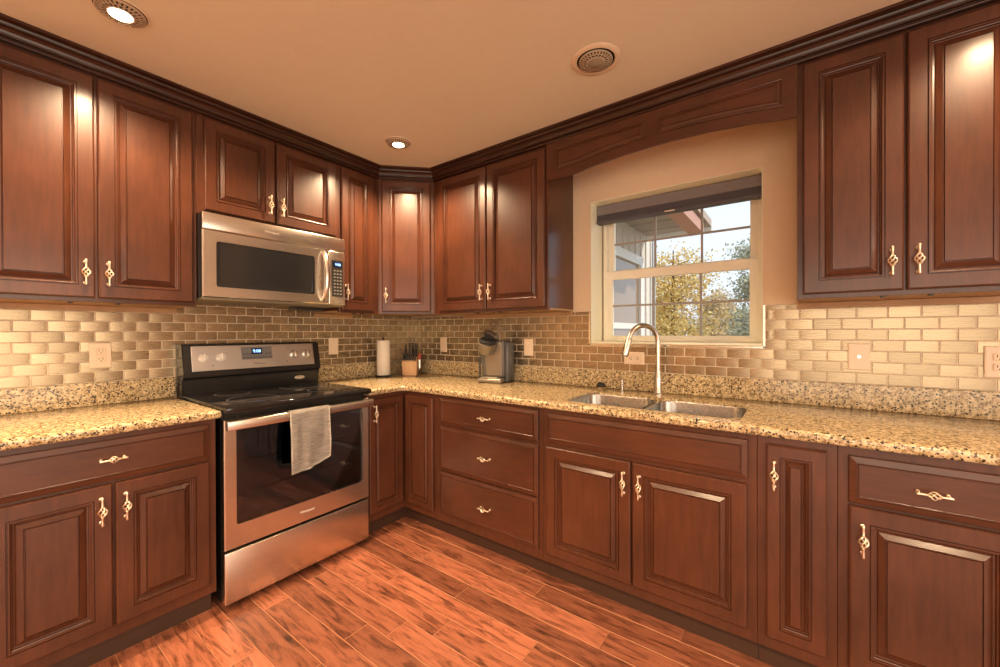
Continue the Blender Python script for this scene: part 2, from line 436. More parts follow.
def sash(z0, z1, ya, stile, rb, rt, name, xa=fx0+0.022, xb=fx1-0.022, mz=None):
    bm = bm_new()
    box(bm, xa, xa+stile, ya, ya+0.03, z0, z1, 0.003); box(bm, xb-stile, xb, ya, ya+0.03, z0, z1, 0.003)
    box(bm, xa+stile-.002, xb-stile+.002, ya, ya+0.03, z0, z0+rb, 0.003); box(bm, xa+stile-.002, xb-stile+.002, ya, ya+0.03, z1-rt, z1, 0.003)
    s = obj(name, bm, VINYL, win)
    bm = bm_new()
    for mxx in (1.993, 2.258): box(bm, mxx-0.006, mxx+0.006, ya+0.010, ya+0.024, z0+rb-.002, z1-rt+.002, 0.002)
    box(bm, xa+stile-.002, xb-stile+.002, ya+0.0105, ya+0.0235, mz-0.006, mz+0.006, 0.002)
    obj('muntins', bm, GRILLE, s)
    bm = bm_new(); box(bm, xa+stile-.002, xb-stile+.002, ya+0.015, ya+0.019, z0+rb-.002, z1-rt+.002); obj('pane', bm, GLZ, s)
    return s
sash(fz0+0.006, 1.650, FY+0.006, 0.036, 0.03, 0.055, 'lower_sash', mz=1.425)
sash(1.605, fz1-0.008, FY+0.040, 0.036, 0.055, 0.036, 'upper_sash', mz=1.833)
bm = bm_new(); box(bm, 2.30, 2.36, FY-0.004, FY+0.006, 1.206, 1.214, .002); obj('sash_lift', bm, VINYL, win)

# shade
sh = thing('roller_shade', 'grey cellular shade pulled up to the top of the kitchen window', 'window shade', (2.115, 0.10, 2.05))
SH1 = plain('shade_grey_fabric', (0.20, 0.185, 0.19), 0.8); SH2 = plain('shade_dark_rail', (0.085, 0.085, 0.105), 0.5)
hw = (OX1-OX0)/2-0.006
bm = bm_new(); box(bm, -hw, hw, -0.022, 0.03, -0.048, 0.012, 0.004); obj('headrail', bm, SH1, sh)
bm = bm_new()
n = 5
for i in range(n):
    z = -0.050-i*0.0065
    box(bm, -hw, hw, -0.020, 0.028, z-0.006, z, 0.0025)
obj('folded_fabric', bm, SH2, sh)
bm = bm_new(); box(bm, -hw, hw, -0.024, 0.03, -0.102, -0.083, 0.004); obj('bottom_rail', bm, SH2, sh)
bm = bm_new(); box(bm, -0.028, 0.028, -0.030, -0.0235, -0.099, -0.092, 0.002); h_ = obj('pull_tab', bm, WHITE, sh); h_['label'] = 'white pull tab'

# ------------------------------------------------------------------ cabinets
DOORP = [(0, 0), (0, 0.013), (0.0015, 0.0165), (0.006, 0.020), (0.049, 0.020), (0.050, 0.0150), (0.0525, 0.0150), (0.0535, 0.0210), (0.0575, 0.0210), (0.0595, 0.0140), (0.0625, 0.0130), (0.064, 0.0060), (0.0685, 0.0055), (0.071, 0.0085), (0.087, 0.0165), (0.0885, 0.0130), (0.0905, 0.0130), (0.092, 0.0190)]
NARP = [(0, 0), (0, 0.013), (0.0015, 0.0165), (0.006, 0.020), (0.040, 0.020), (0.041, 0.0150), (0.0435, 0.0150), (0.0445, 0.0210), (0.0475, 0.0210), (0.0495, 0.0140), (0.052, 0.0130), (0.0535, 0.0060), (0.057, 0.0055), (0.059, 0.0085), (0.068, 0.0155), (0.0695, 0.0130), (0.071, 0.0130), (0.072, 0.0190)]
DRWP = [(0, 0), (0, 0.010), (0.002, 0.0125), (0.020, 0.0170), (0.0205, 0.0145), (0.0225, 0.0145), (0.0235, 0.0210), (0.0255, 0.0210), (0.0270, 0.0190)]
def door(parent, x0, x1, z0, z1, yf, name='door', prof=None):
    prof = prof or DOORP
    if x1-x0 < 0.24 and prof is DOORP: prof = NARP
    bm = bm_new(); rect_rings(bm, x0, x1, z0, z1, prof, yf)
    return obj(name, bm, WOOD if z1-z0 > 0.3 else WOODH, parent)
def drawer(parent, x0, x1, z0, z1, yf, name='drawer_front'):
    bm = bm_new(); rect_rings(bm, x0, x1, z0, z1, DRWP, yf); return obj(name, bm, WOODH, parent)
HANDLE = None
def handle_mesh():
    bm = bm_new(); L = 0.053; s = 0.022
    for e in (-1, 1):
        tube(bm, [(0, 0, e*(L-.010)), (0, -s, e*(L-.010))], [0.0048, 0.0036], 8)
        tube(bm, [(0, -s-.001, e*L), (0, -s-.001, e*(L-.004)), (0, -s-.001, e*(L-.012)), (0, -s-.001, e*0.022), (0, -s-.001, e*0.0165)], [0.0030, 0.0048, 0.0036, 0.0036, 0.0056], 8)
        lathe(bm, [(0.0070, -0.001), (0.0070, 0.002), (0.005, 0.004)], 10, M=Matrix.Translation((0, 0, e*(L-.010))) @ Matrix.Rotation(R(90), 4, 'X'))
    for k in range(4):
        pts = []
        for i in range(11):
            t = i/10; a = k*math.pi/2+t*math.pi*0.9; r = 0.0110*math.sin(math.pi*t)**0.8+0.0010
            pts.append((r*math.cos(a), -s-0.001+r*math.sin(a), -0.019+0.038*t))
        tube(bm, pts, 0.0026, 6)
    bmesh.ops.recalc_face_normals(bm, faces=bm.faces[:])
    me = bpy.data.meshes.new('handle'); bm.to_mesh(me); bm.free(); me.materials.append(BRASS)
    for p in me.polygons: p.use_smooth = True
    return me
HANDLE = handle_mesh()
def handle(parent, x, z, yf, horiz=False):
    o = bpy.data.objects.new('handle', HANDLE); COL.objects.link(o); o.parent = parent
    o.location = (x, yf-0.0205, z)
    if horiz: o.rotation_euler = (0, R(90), 0); o.scale = (0.95, 1, 0.74)
    return o
FD, UD = 0.625, 0.331        # face-frame depth of base and wall units
E_ = 0.0006
def face_frame(parent, x0, x1, z0, z1, yf, rails=(), stiles=(), w=0.035):
    """front frame, standing 3 mm proud of nothing: a grid of rails and stiles"""
    bm = bm_new()
    xs = [x0]+list(stiles)
    box(bm, x0, x1, yf, yf+0.02, z0, z1, 0.001)
    return obj('face_frame', bm, WOOD, parent)
def base_unit(name, label, loc, rz, w, cat='cabinet', top=True):
    t = thing(name, label, cat, loc, rz, None)
    bm = bm_new()
    if top: box(bm, E_, w-E_, -FD+0.021, -0.03, 0.105, 0.876)
    else:
        box(bm, E_, 0.018, -FD+0.021, -0.03, 0.105, 0.876); box(bm, w-0.018, w-E_, -FD+0.021, -0.03, 0.105, 0.876)
        box(bm, 0.018, w-0.018, -FD+0.021, -0.03, 0.105, 0.123); box(bm, 0.018, w-0.018, -0.045, -0.03, 0.123, 0.876)
    obj('carcass', bm, WOOD, t)
    face_frame(t, E_, w-E_, 0.105, 0.876, -FD)
    bm = bm_new(); box(bm, E_, w-E_, -0.560, -0.54, 0.0, 0.1045); obj('toe_kick', bm, DARK, t)
    return t
L90 = R(90)
G_B = None
# left of the range (local x runs along the wall away from the camera; origin y = -2.40)
y0 = -2.445
t = base_unit('base_cabinet', 'two-door base cabinet with one wide drawer, left of the stainless range', (0, y0, 0), L90, -1.694-y0)
d = drawer(t, -2.340-y0, -1.722-y0, 0.703, 0.856, -FD); handle(d, -2.031-y0, 0.786, -FD, True)
d = door(t, -2.335-y0, -2.031-y0, 0.152, 0.693, -FD); handle(d, -2.063-y0, 0.601, -FD)
d = door(t, -2.024-y0, -1.722-y0, 0.152, 0.693, -FD); handle(d, -1.996-y0, 0.601, -FD)

# corner unit, L-shaped with two doors meeting in the inner corner
t = thing('corner_base_cabinet', 'L-shaped corner base cabinet with two narrow doors meeting at right angles', 'cabinet', (0, 0, 0))
ys = -0.9185
bm = bm_new(); prism(bm, [(0.03, -0.03), (0.03, ys+E_), (FD, ys+E_), (FD, -FD), (0.9144-E_, -FD), (0.9144-E_, -0.03)], 0.105, 0.876); obj('carcass', bm, WOOD, t)
bm = bm_new(); prism(bm, [(0.54, -0.54), (0.54, ys+E_), (0.56, ys+E_), (0.56, -0.56), (0.9144-E_, -0.56), (0.9144-E_, -0.54)], 0.0, 0.1045); obj('toe_kick', bm, DARK, t)
bm = bm_new(); rect_rings(bm, ys+0.012, -0.650, 0.152, 0.850, NARP, -FD); bmesh.ops.transform(bm, matrix=ROTL, verts=bm.verts[:]); dl = obj('door', bm, WOOD, t)
h = handle(dl, 0, 0, 0); h.rotation_euler = (0, 0, L90); h.location = (FD+0.0205, -0.8745, 0.762)
bm = bm_new(); rect_rings(bm, 0.650, 0.905, 0.152, 0.850, NARP, -FD); obj('door', bm, WOOD, t)

def wunit(name, label, x0, x1, top=True):
    return base_unit(name, label, (x0, 0, 0), 0, x1-x0, top=top), x0
t, o = wunit('drawer_base_cabinet', 'three-drawer base cabinet between the corner unit and the sink cabinet', 0.9144, 1.680)
for z0, z1, hz in ((0.703, 0.860, 0.779), (0.423, 0.687, 0.557), (0.158, 0.414, 0.280)):
    d = drawer(t, 0.963-o, 1.655-o, z0, z1, -FD); handle(d, 1.322-o, hz, -FD, True)
t, o = wunit('sink_base_cabinet', 'wide two-door sink base cabinet with a plain false drawer front under the sink', 1.680, 2.588, False)
drawer(t, 1.708-o, 2.560-o, 0.708, 0.854, -FD, 'false_drawer_front')
d = door(t, 1.703-o, 2.125-o, 0.152, 0.690, -FD); handle(d, 2.097-o, 0.595, -FD)
d = door(t, 2.133-o, 2.557-o, 0.152, 0.690, -FD); handle(d, 2.165-o, 0.594, -FD)
t, o = wunit('narrow_base_cabinet', 'narrow single-door base cabinet just right of the sink cabinet', 2.588, 2.815)
d = door(t, 2.616-o, 2.787-o, 0.152, 0.850, -FD); handle(d, 2.640-o, 0.745, -FD)
t, o = wunit('base_cabinet', 'base cabinet with one drawer over one door, nearest the right edge', 2.815, 3.385)
d = drawer(t, 2.842-o, 3.220-o, 0.695, 0.848, -FD); handle(d, 3.031-o, 0.769, -FD, True)
d = door(t, 2.842-o, 3.220-o, 0.152, 0.686, -FD); handle(d, 2.875-o, 0.585, -FD)

# ---- wall units
UB, UT = 1.3865, 2.345
def wall_unit(name, label, loc, rz, w, zb=UB, depth=UD):
    t = thing(name, label, 'cabinet', loc, rz)
    bm = bm_new(); box(bm, E_, w-E_, -depth+0.0205, -0.009, zb+0.014, UT); obj('carcass', bm, WOOD, t)
    bm = bm_new(); box(bm, E_, w-E_, -depth, -depth+0.020, zb, UT, 0.001); obj('face_frame', bm, WOOD, t)
    bm = bm_new(); box(bm, 0.004, w-0.004, -depth+0.0205, -0.012, zb+0.002, zb+0.0135); b_ = obj('bottom_panel', bm, WOOD_IN, t); b_['label'] = 'lighter tan underside'
    if zb < 1.5:
        for q in (0.40, 0.60):
            bm = bm_new(); box(bm, w*q, w*q+0.012, -depth+0.008, -depth+0.04, zb-0.006, zb+0.0015, 0.002); obj('bumper', bm, BPLAS, t)
        bm = bm_new(); box(bm, 0.0, w, -0.030, -0.0125, 1.3615, zb+0.0015, 0.003); obj('scribe_moulding', bm, WOOD_IN, t)
    return t
UDZ0, UDZ1 = 1.404, 2.326
y0 = -2.392
t = wall_unit('wall_cabinet', 'tall two-door wall cabinet at the far left, beside the microwave', (0, y0, 0), L90, -1.674-y0)
d = door(t, -2.364-y0, -2.031-y0, UDZ0, UDZ1, -UD); handle(d, -2.061-y0, 1.507, -UD)
d = door(t, -2.022-y0, -1.692-y0, UDZ0, UDZ1, -UD); handle(d, -1.992-y0, 1.507, -UD)
y0 = -1.674
t = wall_unit('over_range_cabinet', 'short two-door wall cabinet directly above the microwave', (0, y0, 0), L90, -0.911-y0, 1.848)
d = door(t, -1.644-y0, -1.311-y0, 1.868, UDZ1, -UD); handle(d, -1.340-y0, 1.963, -UD)
d = door(t, -1.300-y0, -0.938-y0, 1.868, UDZ1, -UD); handle(d, -1.274-y0, 1.963, -UD)
y0 = -0.911
t = wall_unit('narrow_wall_cabinet', 'narrow single-door wall cabinet between the microwave and the angled corner cabinet', (0, y0, 0), L90, -0.612-y0)
d = door(t, -0.900-y0, -0.655-y0, UDZ0, UDZ1, -UD); handle(d, -0.873-y0, 1.518, -UD)
# diagonal corner
t = thing('corner_wall_cabinet', 'angled corner wall cabinet with one tall raised-panel door', 'cabinet', (0, 0, 0))
c0, c1 = 0.331, 0.611
bm = bm_new(); prism(bm, [(0.011, -0.011), (0.011, -c1), (c0-.014, -c1), (c1, -c0+.014), (c1, -0.011)], UB+0.014, UT); obj('carcass', bm, WOOD, t)
bm = bm_new(); prism(bm, [(0.014, -0.014), (0.014, -c1), (c0-.02, -c1), (c1, -c0+.02), (c1, -0.014)], UB+0.006, UB+0.0135); b_ = obj('bottom_panel', bm, WOOD_IN, t); b_['label'] = 'lighter tan underside'
MD = Matrix.Translation((c0, -c1, 0)) @ Matrix.Rotation(R(45), 4, 'Z')
wd = math.hypot(c1-c0, c1-c0)
bm = bm_new(); box(bm, 0.006, wd-0.006, 0, 0.018, UB, UT, .001); bmesh.ops.transform(bm, matrix=MD, verts=bm.verts[:]); obj('face_frame', bm, WOOD, t)
bm = bm_new(); rect_rings(bm, 0.030, wd-0.030, UDZ0, UDZ1, DOORP, 0.0); bmesh.ops.transform(bm, matrix=MD, verts=bm.verts[:]); d = obj('door', bm, WOOD, t)
h = handle(d, 0, 0, 0); h.rotation_euler = (0, 0, R(45)); h.location = MD @ Vector((0.058, -0.0205, 1.515))
# window wall
W1, W2 = 1.5455, 2.706
t = wall_unit('wall_cabinet', 'two-door wall cabinet between the angled corner cabinet and the window', (0.612, 0, 0), 0, W1-0.612)
o = 0.612
d = door(t, 0.664-o, 1.094-o, UDZ0, UDZ1, -UD); handle(d, 1.061-o, 1.514, -UD)
d = door(t, 1.102-o, 1.530-o, UDZ0, UDZ1, -UD); handle(d, 1.131-o, 1.514, -UD)
t = wall_unit('wall_cabinet', 'two-door wall cabinet right of the window, reaching the right edge', (W2, 0, 0), 0, 3.335-W2)
o = W2
d = door(t, 2.725-o, 3.015-o, UDZ0, UDZ1, -UD); handle(d, 2.982-o, 1.509, -UD)
d = door(t, 3.023-o, 3.313-o, UDZ0, UDZ1, -UD); handle(d, 3.050-o, 1.509, -UD)

# ---- arched valance over the window
def arch_z(x):
    a, b_ = W1+0.165, W2-0.03
    if x < a or x > b_: return 2.127
    s = (x-a)/(b_-a)*2-1
    return 2.127+0.038*(1-s*s)
va = thing('arched_valance', 'wooden valance with two sunk panels arching over the window between cabinets', 'valance', (0, 0, 0))
bm = bm_new(); xs = [W1+E_+(W2-W1-2*E_)*i/48 for i in range(49)]
ft = [bm.verts.new((x, -0.349, UT)) for x in xs]; fb = [bm.verts.new((x, -0.349, arch_z(x))) for x in xs]
bt = [bm.verts.new((x, -0.337, UT)) for x in xs]; bb = [bm.verts.new((x, -0.337, arch_z(x))) for x in xs]
for i in range(48):
    bm.faces.new((fb[i], fb[i+1], ft[i+1], ft[i])); bm.faces.new((bb[i+1], bb[i], bt[i], bt[i+1]))
    bm.faces.new((fb[i+1], fb[i], bb[i], bb[i+1])); bm.faces.new((ft[i], ft[i+1], bt[i+1], bt[i]))
bm.faces.new((fb[0], ft[0], bt[0], bb[0])); bm.faces.new((ft[48], fb[48], bb[48], bt[48]))
obj('board', bm, WOODH, va)
def val_panel(x0, x1, zt):
    bm = bm_new(); n = 16
    prof = [(0, 0.0002), (0.0, 0.006), (0.004, 0.007), (0.007, 0.006), (0.0085, 0.0006), (0.014, 0.0005), (0.022, 0.004), (0.0225, 0.002), (0.0245, 0.002), (0.0255, 0.0062)]
    rings = []
    for ins, dpt in prof:
        pts = [(x0+ins+(x1-x0-2*ins)*i/n, None) for i in range(n+1)]
        lo = [(x, arch_z(min(max(x, W1+.17), W2-.03))+0.050+ins) for x, _ in pts]
        ring = [bm.verts.new((x, -0.349-dpt, z)) for x, z in lo]+[bm.verts.new((x1-ins, -0.349-dpt, zt-ins)), bm.verts.new((x0+ins, -0.349-dpt, zt-ins))]
        rings.append(ring)
    m = len(rings[0])
    for a, b_ in zip(rings, rings[1:]):
        for i in range(m): bm.faces.new((a[i], a[(i+1) % m], b_[(i+1) % m], b_[i]))
    bm.faces.new(rings[-1])
    return obj('raised_panel', bm, WOODH, va)
val_panel(1.600, 2.104, 2.300); val_panel(2.160, 2.660, 2.297)

# ---- crown moulding along both runs and round the angled corner
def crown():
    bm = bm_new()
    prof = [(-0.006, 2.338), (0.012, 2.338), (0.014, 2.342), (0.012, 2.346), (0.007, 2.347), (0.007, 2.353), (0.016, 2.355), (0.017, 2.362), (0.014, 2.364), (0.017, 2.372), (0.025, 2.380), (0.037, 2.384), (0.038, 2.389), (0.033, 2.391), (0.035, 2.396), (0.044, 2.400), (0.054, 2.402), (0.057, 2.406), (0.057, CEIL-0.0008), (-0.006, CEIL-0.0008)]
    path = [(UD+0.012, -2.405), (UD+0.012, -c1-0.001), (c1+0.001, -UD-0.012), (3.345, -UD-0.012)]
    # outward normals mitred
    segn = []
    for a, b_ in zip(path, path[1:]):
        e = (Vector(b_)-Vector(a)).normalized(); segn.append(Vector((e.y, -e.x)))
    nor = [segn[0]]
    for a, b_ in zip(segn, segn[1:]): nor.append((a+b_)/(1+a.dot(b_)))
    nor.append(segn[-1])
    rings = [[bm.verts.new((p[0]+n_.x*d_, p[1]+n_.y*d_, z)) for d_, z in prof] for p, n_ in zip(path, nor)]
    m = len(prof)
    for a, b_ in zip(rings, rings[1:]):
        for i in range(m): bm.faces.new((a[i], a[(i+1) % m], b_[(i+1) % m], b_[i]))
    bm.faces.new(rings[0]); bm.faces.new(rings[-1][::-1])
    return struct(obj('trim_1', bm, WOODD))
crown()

# ------------------------------------------------------------------ granite worktops
CT0, CT1, CF = 0.877, 0.914, 0.6558
def slab(name, poly, hole=None, parent=None):
    bm = bm_new(); r = 0.012
    prof = [(r, 0.0), (r*0.45, r*0.25), (r*0.12, r*0.62), (0, r*1.1), (0, 0.037-r*1.0), (r*0.15, 0.037-r*.5), (r*0.5, 0.037-r*.12), (r, 0.037)]
    rings = []
    for ins, dz in prof:
        rings.append([bm.verts.new((x, y, CT1-dz)) for x, y in offset_poly(poly, ins)])
    m = len(poly)
    for a, b_ in zip(rings, rings[1:]):
        for i in range(m): bm.faces.new((a[i], a[(i+1) % m], b_[(i+1) % m], b_[i]))
    if not hole:
        bm.faces.new(rings[0]); bm.faces.new(rings[-1])
    else:
        for ring in (rings[0], rings[-1]):
            z = ring[0].co.z
            hv = [bm.verts.new((x, y, z)) for x, y in hole]
            es = [bm.edges.get((ring[i], ring[(i+1) % m])) for i in range(m)]
            es += [bm.edges.new((hv[i], hv[(i+1) % len(hv)])) for i in range(len(hv))]
            bmesh.ops.triangle_fill(bm, use_beauty=True, edges=es)
            if ring is rings[0]: h0 = hv
        n = len(hv)
        for i in range(n): bm.faces.new((h0[i], h0[(i+1) % n], hv[(i+1) % n], hv[i]))
    return obj(name, bm, GRANITE, parent, smooth=35)
def rrect(x0, x1, y0, y1, r, n=6):
    out = []
    for cx, cy, a0 in ((x1-r, y0+r, -90), (x1-r, y1-r, 0), (x0+r, y1-r, 90), (x0+r, y0+r, 180)):
        for k in range(n+1):
            a = R(a0+90*k/n); out.append((cx+r*math.cos(a), cy+r*math.sin(a)))
    return out
SX0, SX1, SY0, SY1 = 1.762, 2.532, -0.580, -0.225
ct = slab('countertop', [(0.010, -2.46), (CF, -2.46), (CF, -1.682), (0.010, -1.682)])
tag(ct, 'speckled cream granite worktop on the cabinet left of the range', 'countertop')
bm = bm_new(); box(bm, 0.0095, 0.031, -2.46, -1.684, CT1+0.0003, 1.0215, 0.002); obj('upstand', bm, GRANITE, ct)
cr = 0.05; arc = [(CF+cr-cr*math.cos(R(90*k/6)) , -CF-cr+cr*math.sin(R(90*k/6))) for k in range(7)]
ct = slab('countertop', [(0.010, -0.010), (0.010, -0.917), (CF, -0.917)]+arc+[(3.40, -CF), (3.40, -0.010)], rrect(SX0, SX1, SY0, SY1, 0.07))
tag(ct, 'long L-shaped granite worktop from the range round the corner past the sink', 'countertop')
bm = bm_new(); box(bm, 0.0095, 0.031, -0.916, -0.0095, CT1+0.0003, 1.0215, 0.002); box(bm, 0.0312, 3.40, -0.031, -0.0095, CT1+0.0003, 1.0215, 0.002); obj('upstand', bm, GRANITE, ct)

# ------------------------------------------------------------------ sink
sk = thing('sink', 'double-bowl undermount stainless sink set into the worktop below the window', 'sink', (2.145, -0.40, 0.70))
ZS = CT1-0.009-0.70
def bowl(x0, x1, y0, y1, dep, r):
    bm = bm_new()
    loops = [(0.0, 0.0), (0.002, -0.006), (0.006, -dep+0.04), (0.014, -dep+0.014), (0.030, -dep+0.003), (0.06, -dep)]
    rings = [[bm.verts.new((x-2.145, y+0.40, ZS+dz)) for x, y in rrect(x0+i, x1-i, y0+i, y1-i, max(0.02, r-i*0.6))] for i, dz in loops]
    m = len(rings[0])
    for a, b_ in zip(rings, rings[1:]):
        for i in range(m): bm.faces.new((a[i], a[(i+1) % m], b_[(i+1) % m], b_[i]))
    bm.faces.new(rings[-1])
    b_ = obj('bowl', bm, SINKST, sk, smooth=50)
    bm = bm_new(); lathe(bm, [(0.05, 0.0005), (0.05, 0.003), (0.04, 0.003), (0.034, -0.0), (0.006, 0.001)], 20, ((x0+x1)/2-2.145, (y0+y1)/2+0.40, ZS-dep)); obj('drain', bm, CHROME, b_, smooth=40)
bowl(SX0+0.002, 2.132, SY0+0.012, SY1-0.002, 0.20, 0.069)
bowl(2.152, SX1-0.002, SY0+0.002, SY1-0.002, 0.22, 0.069)
bm = bm_new(); box(bm, 2.128-2.145, 2.156-2.145, SY0+0.404, SY1+0.396, ZS-0.030, ZS-0.004, 0.004); obj('divider', bm, SINKST, sk)

# ------------------------------------------------------------------ faucet
fa = thing('faucet', 'tall brushed-nickel gooseneck faucet with pull-down head behind the sink', 'faucet', (2.094, -0.093, CT1+0.0005))
bm = bm_new(); lathe(bm, [(0.027, 0), (0.027, 0.004), (0.023, 0.008), (0.0215, 0.03), (0.0215, 0.082), (0.020, 0.092), (0.0165, 0.107), (0.0140, 0.13)], 24); obj('body', bm, CHROME, fa, smooth=40)
dv = Vector((-0.62, -0.78, 0)).normalized(); rr = 0.090; zc_ = 0.285
pts = [Vector((0, 0, z)) for z in (0.12, 0.16, 0.20, 0.24, zc_)]
for k in range(1, 19):
    a = R(180-k*9.3); pts.append(dv*(rr+rr*math.cos(a))+Vector((0, 0, zc_+rr*math.sin(a))))
bm = bm_new(); tube(bm, pts, 0.0135, 14); obj('spout', bm, CHROME, fa, smooth=60)
e = pts[-1]; tdir = (pts[-1]-pts[-2]).normalized()
hp = [e-tdir*0.004, e+tdir*0.004, e+tdir*0.012, e+tdir*0.05, e+tdir*0.088, e+tdir*0.096]
bm = bm_new(); tube(bm, hp, [0.0140, 0.0165, 0.0165, 0.0185, 0.0200, 0.0180], 14); hd = obj('spray_head', bm, CHROME, fa, smooth=50)
bm = bm_new(); tube(bm, [e+tdir*0.0955, e+tdir*0.0985], 0.0145, 14); n_ = obj('nozzle', bm, BPLAS, hd); n_['label'] = 'black nozzle'
bm = bm_new(); tube(bm, [(0.018, 0, 0.062), (0.034, 0, 0.064), (0.038, -0.002, 0.066)], 0.013, 12); tube(bm, [(0.034, -.002, 0.066), (0.05, -0.004, 0.080), (0.075, -0.008, 0.104), (0.082, -0.009, 0.110)], [0.008, 0.0065, 0.0055, 0.004], 10); obj('lever', bm, CHROME, fa, smooth=50)

sd = thing('soap_dispenser', 'short brushed-nickel soap dispenser post standing left of the faucet', 'soap dispenser', (1.898, -0.105, CT1+0.0005))
bm = bm_new(); lathe(bm, [(0.016, 0), (0.016, 0.003), (0.0105, 0.006), (0.0100, 0.050), (0.012, 0.052), (0.012, 0.064), (0.009, 0.066)], 18); obj('post', bm, CHROME, sd, smooth=40)
bm = bm_new(); tube(bm, [(0, 0, 0.066), (0, 0, 0.076)], 0.0045, 10); tube(bm, [(0.003, 0, 0.074), (-0.012, -0.020, 0.076), (-0.018, -0.030, 0.072)], [0.0065, 0.005, 0.004], 10); obj('pump_nozzle', bm, CHROME, sd, smooth=60)
ds = thing('dish_scrubber', 'small dish brush with dark bristles in a steel holder left of the soap dispenser', 'scrubber', (1.775, -0.110, CT1+0.0005))
bm = bm_new(); lathe(bm, [(0.024, 0), (0.029, 0.006), (0.031, 0.018), (0.027, 0.018), (0.025, 0.008), (0.005, 0.006)], 20); obj('holder', bm, CHROME, ds, smooth=50)
bm = bm_new(); lathe(bm, [(0.024, 0.010), (0.026, 0.022), (0.024, 0.032), (0.014, 0.040), (0.003, 0.042)], 18)
for v in bm.verts: v.co += Vector((random.uniform(-1, 1), random.uniform(-1, 1), random.uniform(-1, 1)))*0.0025
obj('bristles', bm, BPLAS, ds)

# ------------------------------------------------------------------ range (local x along the wall, front faces -y)
RY0, RY1 = -1.6775, -0.9215
RW = RY1-RY0
rg = thing('range', 'stainless electric range with black glass top between the two worktops', 'range', (0, RY0, 0), L90)
bm = bm_new(); box(bm, 0.006, RW-0.006, -0.612, -0.03, 0.035, 0.896); 
for lx in (0.05, RW-0.05):
    for ly in (-0.58, -0.08): lathe(bm, [(0.018, 0.0), (0.018, 0.036)], 10, (lx, ly, 0))
obj('body', bm, BLACK, rg)
bm = bm_new(); box(bm, 0.0015, RW-0.0015, -0.690, -0.05, 0.897, 0.926, 0.007, 3); obj('cooktop', bm, GLASSB, rg, smooth=30)
RING = plain('burner_ring_grey', (0.10, 0.10, 0.10), 0.3)
for bx, by, br in ((0.19, -0.50, 0.11), (0.19, -0.24, 0.08), (0.56, -0.50, 0.08), (0.56, -0.24, 0.11)):
    bm = bm_new(); lathe(bm, [(br, 0.0), (br+0.004, 0.0), (br+0.004, 0.0004), (br, 0.0004)], 40, (bx, by, 0.9262), caps=False); obj('burner_ring', bm, RING, rg)
# oven door
dw0, dw1 = 0.004, RW-0.004
bm = bm_new()
wx0, wx1, wz0, wz1 = 0.052, RW-0.044, 0.384, 0.829
o_ = [(dw0, 0.280), (dw1, 0.280), (dw1, 0.866), (dw0, 0.866)]
i_ = rrect(wx0, wx1, wz0, wz1, 0.012, 3)
def plate_hole(bm, outer, inner, yf, yb, b=0.004):
    fo = [bm.verts.new((x, yf, z)) for x, z in offset_poly(outer, b)]; so = [bm.verts.new((x, yf+b, z)) for x, z in outer]; bo = [bm.verts.new((x, yb, z)) for x, z in outer]
    fi = [bm.verts.new((x, yf, z)) for x, z in inner]; bi = [bm.verts.new((x, yb, z)) for x, z in inner]
    n, m = len(outer), len(inner)
    es = [bm.edges.new((fo[i], fo[(i+1) % n])) for i in range(n)]+[bm.edges.new((fi[i], fi[(i+1) % m])) for i in range(m)]
    bmesh.ops.triangle_fill(bm, use_beauty=True, edges=es)
    for i in range(n):
        bm.faces.new((fo[i], fo[(i+1) % n], so[(i+1) % n], so[i])); bm.faces.new((so[i], so[(i+1) % n], bo[(i+1) % n], bo[i]))
    for i in range(m): bm.faces.new((fi[i], fi[(i+1) % m], bi[(i+1) % m], bi[i]))
plate_hole(bm, o_, i_, -0.662, -0.618)
od = obj('oven_door', bm, STEEL, rg)
OVG, ont, ob = new_mat('oven_window_glass')
ont.nodes.remove(ob)
tr = N(ont, 'ShaderNodeBsdfTransparent'); tr.inputs[0].default_value = (0.55, 0.55, 0.58, 1)
gl = N(ont, 'ShaderNodeBsdfGlossy', i_Roughness=0.04); fr = N(ont, 'ShaderNodeFresnel', i_IOR=1.7); mx = N(ont, 'ShaderNodeMixShader')
ont.links.new(fr.outputs[0], mx.inputs[0]); ont.links.new(tr.outputs[0], mx.inputs[1]); ont.links.new(gl.outputs[0], mx.inputs[2]); ont.links.new(mx.outputs[0], ont.nodes['Material Output'].inputs[0])
bm = bm_new(); box(bm, wx0-0.004, wx1+0.004, -0.654, -0.650, wz0-0.004, wz1+0.004); obj('oven_window', bm, OVG, od)
OVIN = plain('oven_enamel_reflection_tint', (0.105, 0.115, 0.135), 0.35)  # liner tinted blue-grey to stand in for reflections on the oven glass
bm = bm_new(); box(bm, wx0-0.004, wx1+0.004, -0.6205, -0.6175, wz0-0.004, wz1+0.004); obj('inner_liner', bm, OVIN, od)
bm = bm_new()
for zz in (0.52, 0.66):
    tube(bm, [(wx0+0.03, -0.634, zz), (wx1-0.03, -0.634, zz)], 0.003, 6)
    for q in range(12): xx = wx0+0.05+q*(wx1-wx0-0.1)/11; tube(bm, [(xx, -0.640, zz-0.002), (xx, -0.628, zz+0.002)], 0.002, 5)
obj('oven_rack', bm, CHROME, rg)
bm = bm_new()
box(bm, 0.001, RW-0.001, -0.712, -0.686, 0.824, 0.866, 0.005, 3)
for hx in (0.03, RW-0.03): box(bm, hx-0.014, hx+0.014, -0.695, -0.655, 0.832, 0.858, 0.004)
obj('handle', bm, STEEL, od, smooth=30)
bm = bm_new(); box(bm, dw0, dw1, -0.660, -0.614, 0.034, 0.268, 0.006, 3); dr_ = obj('storage_drawer', bm, STEEL, rg, smooth=30)
GREYT = plain('dark_grey_print', (0.10, 0.10, 0.11), 0.5)
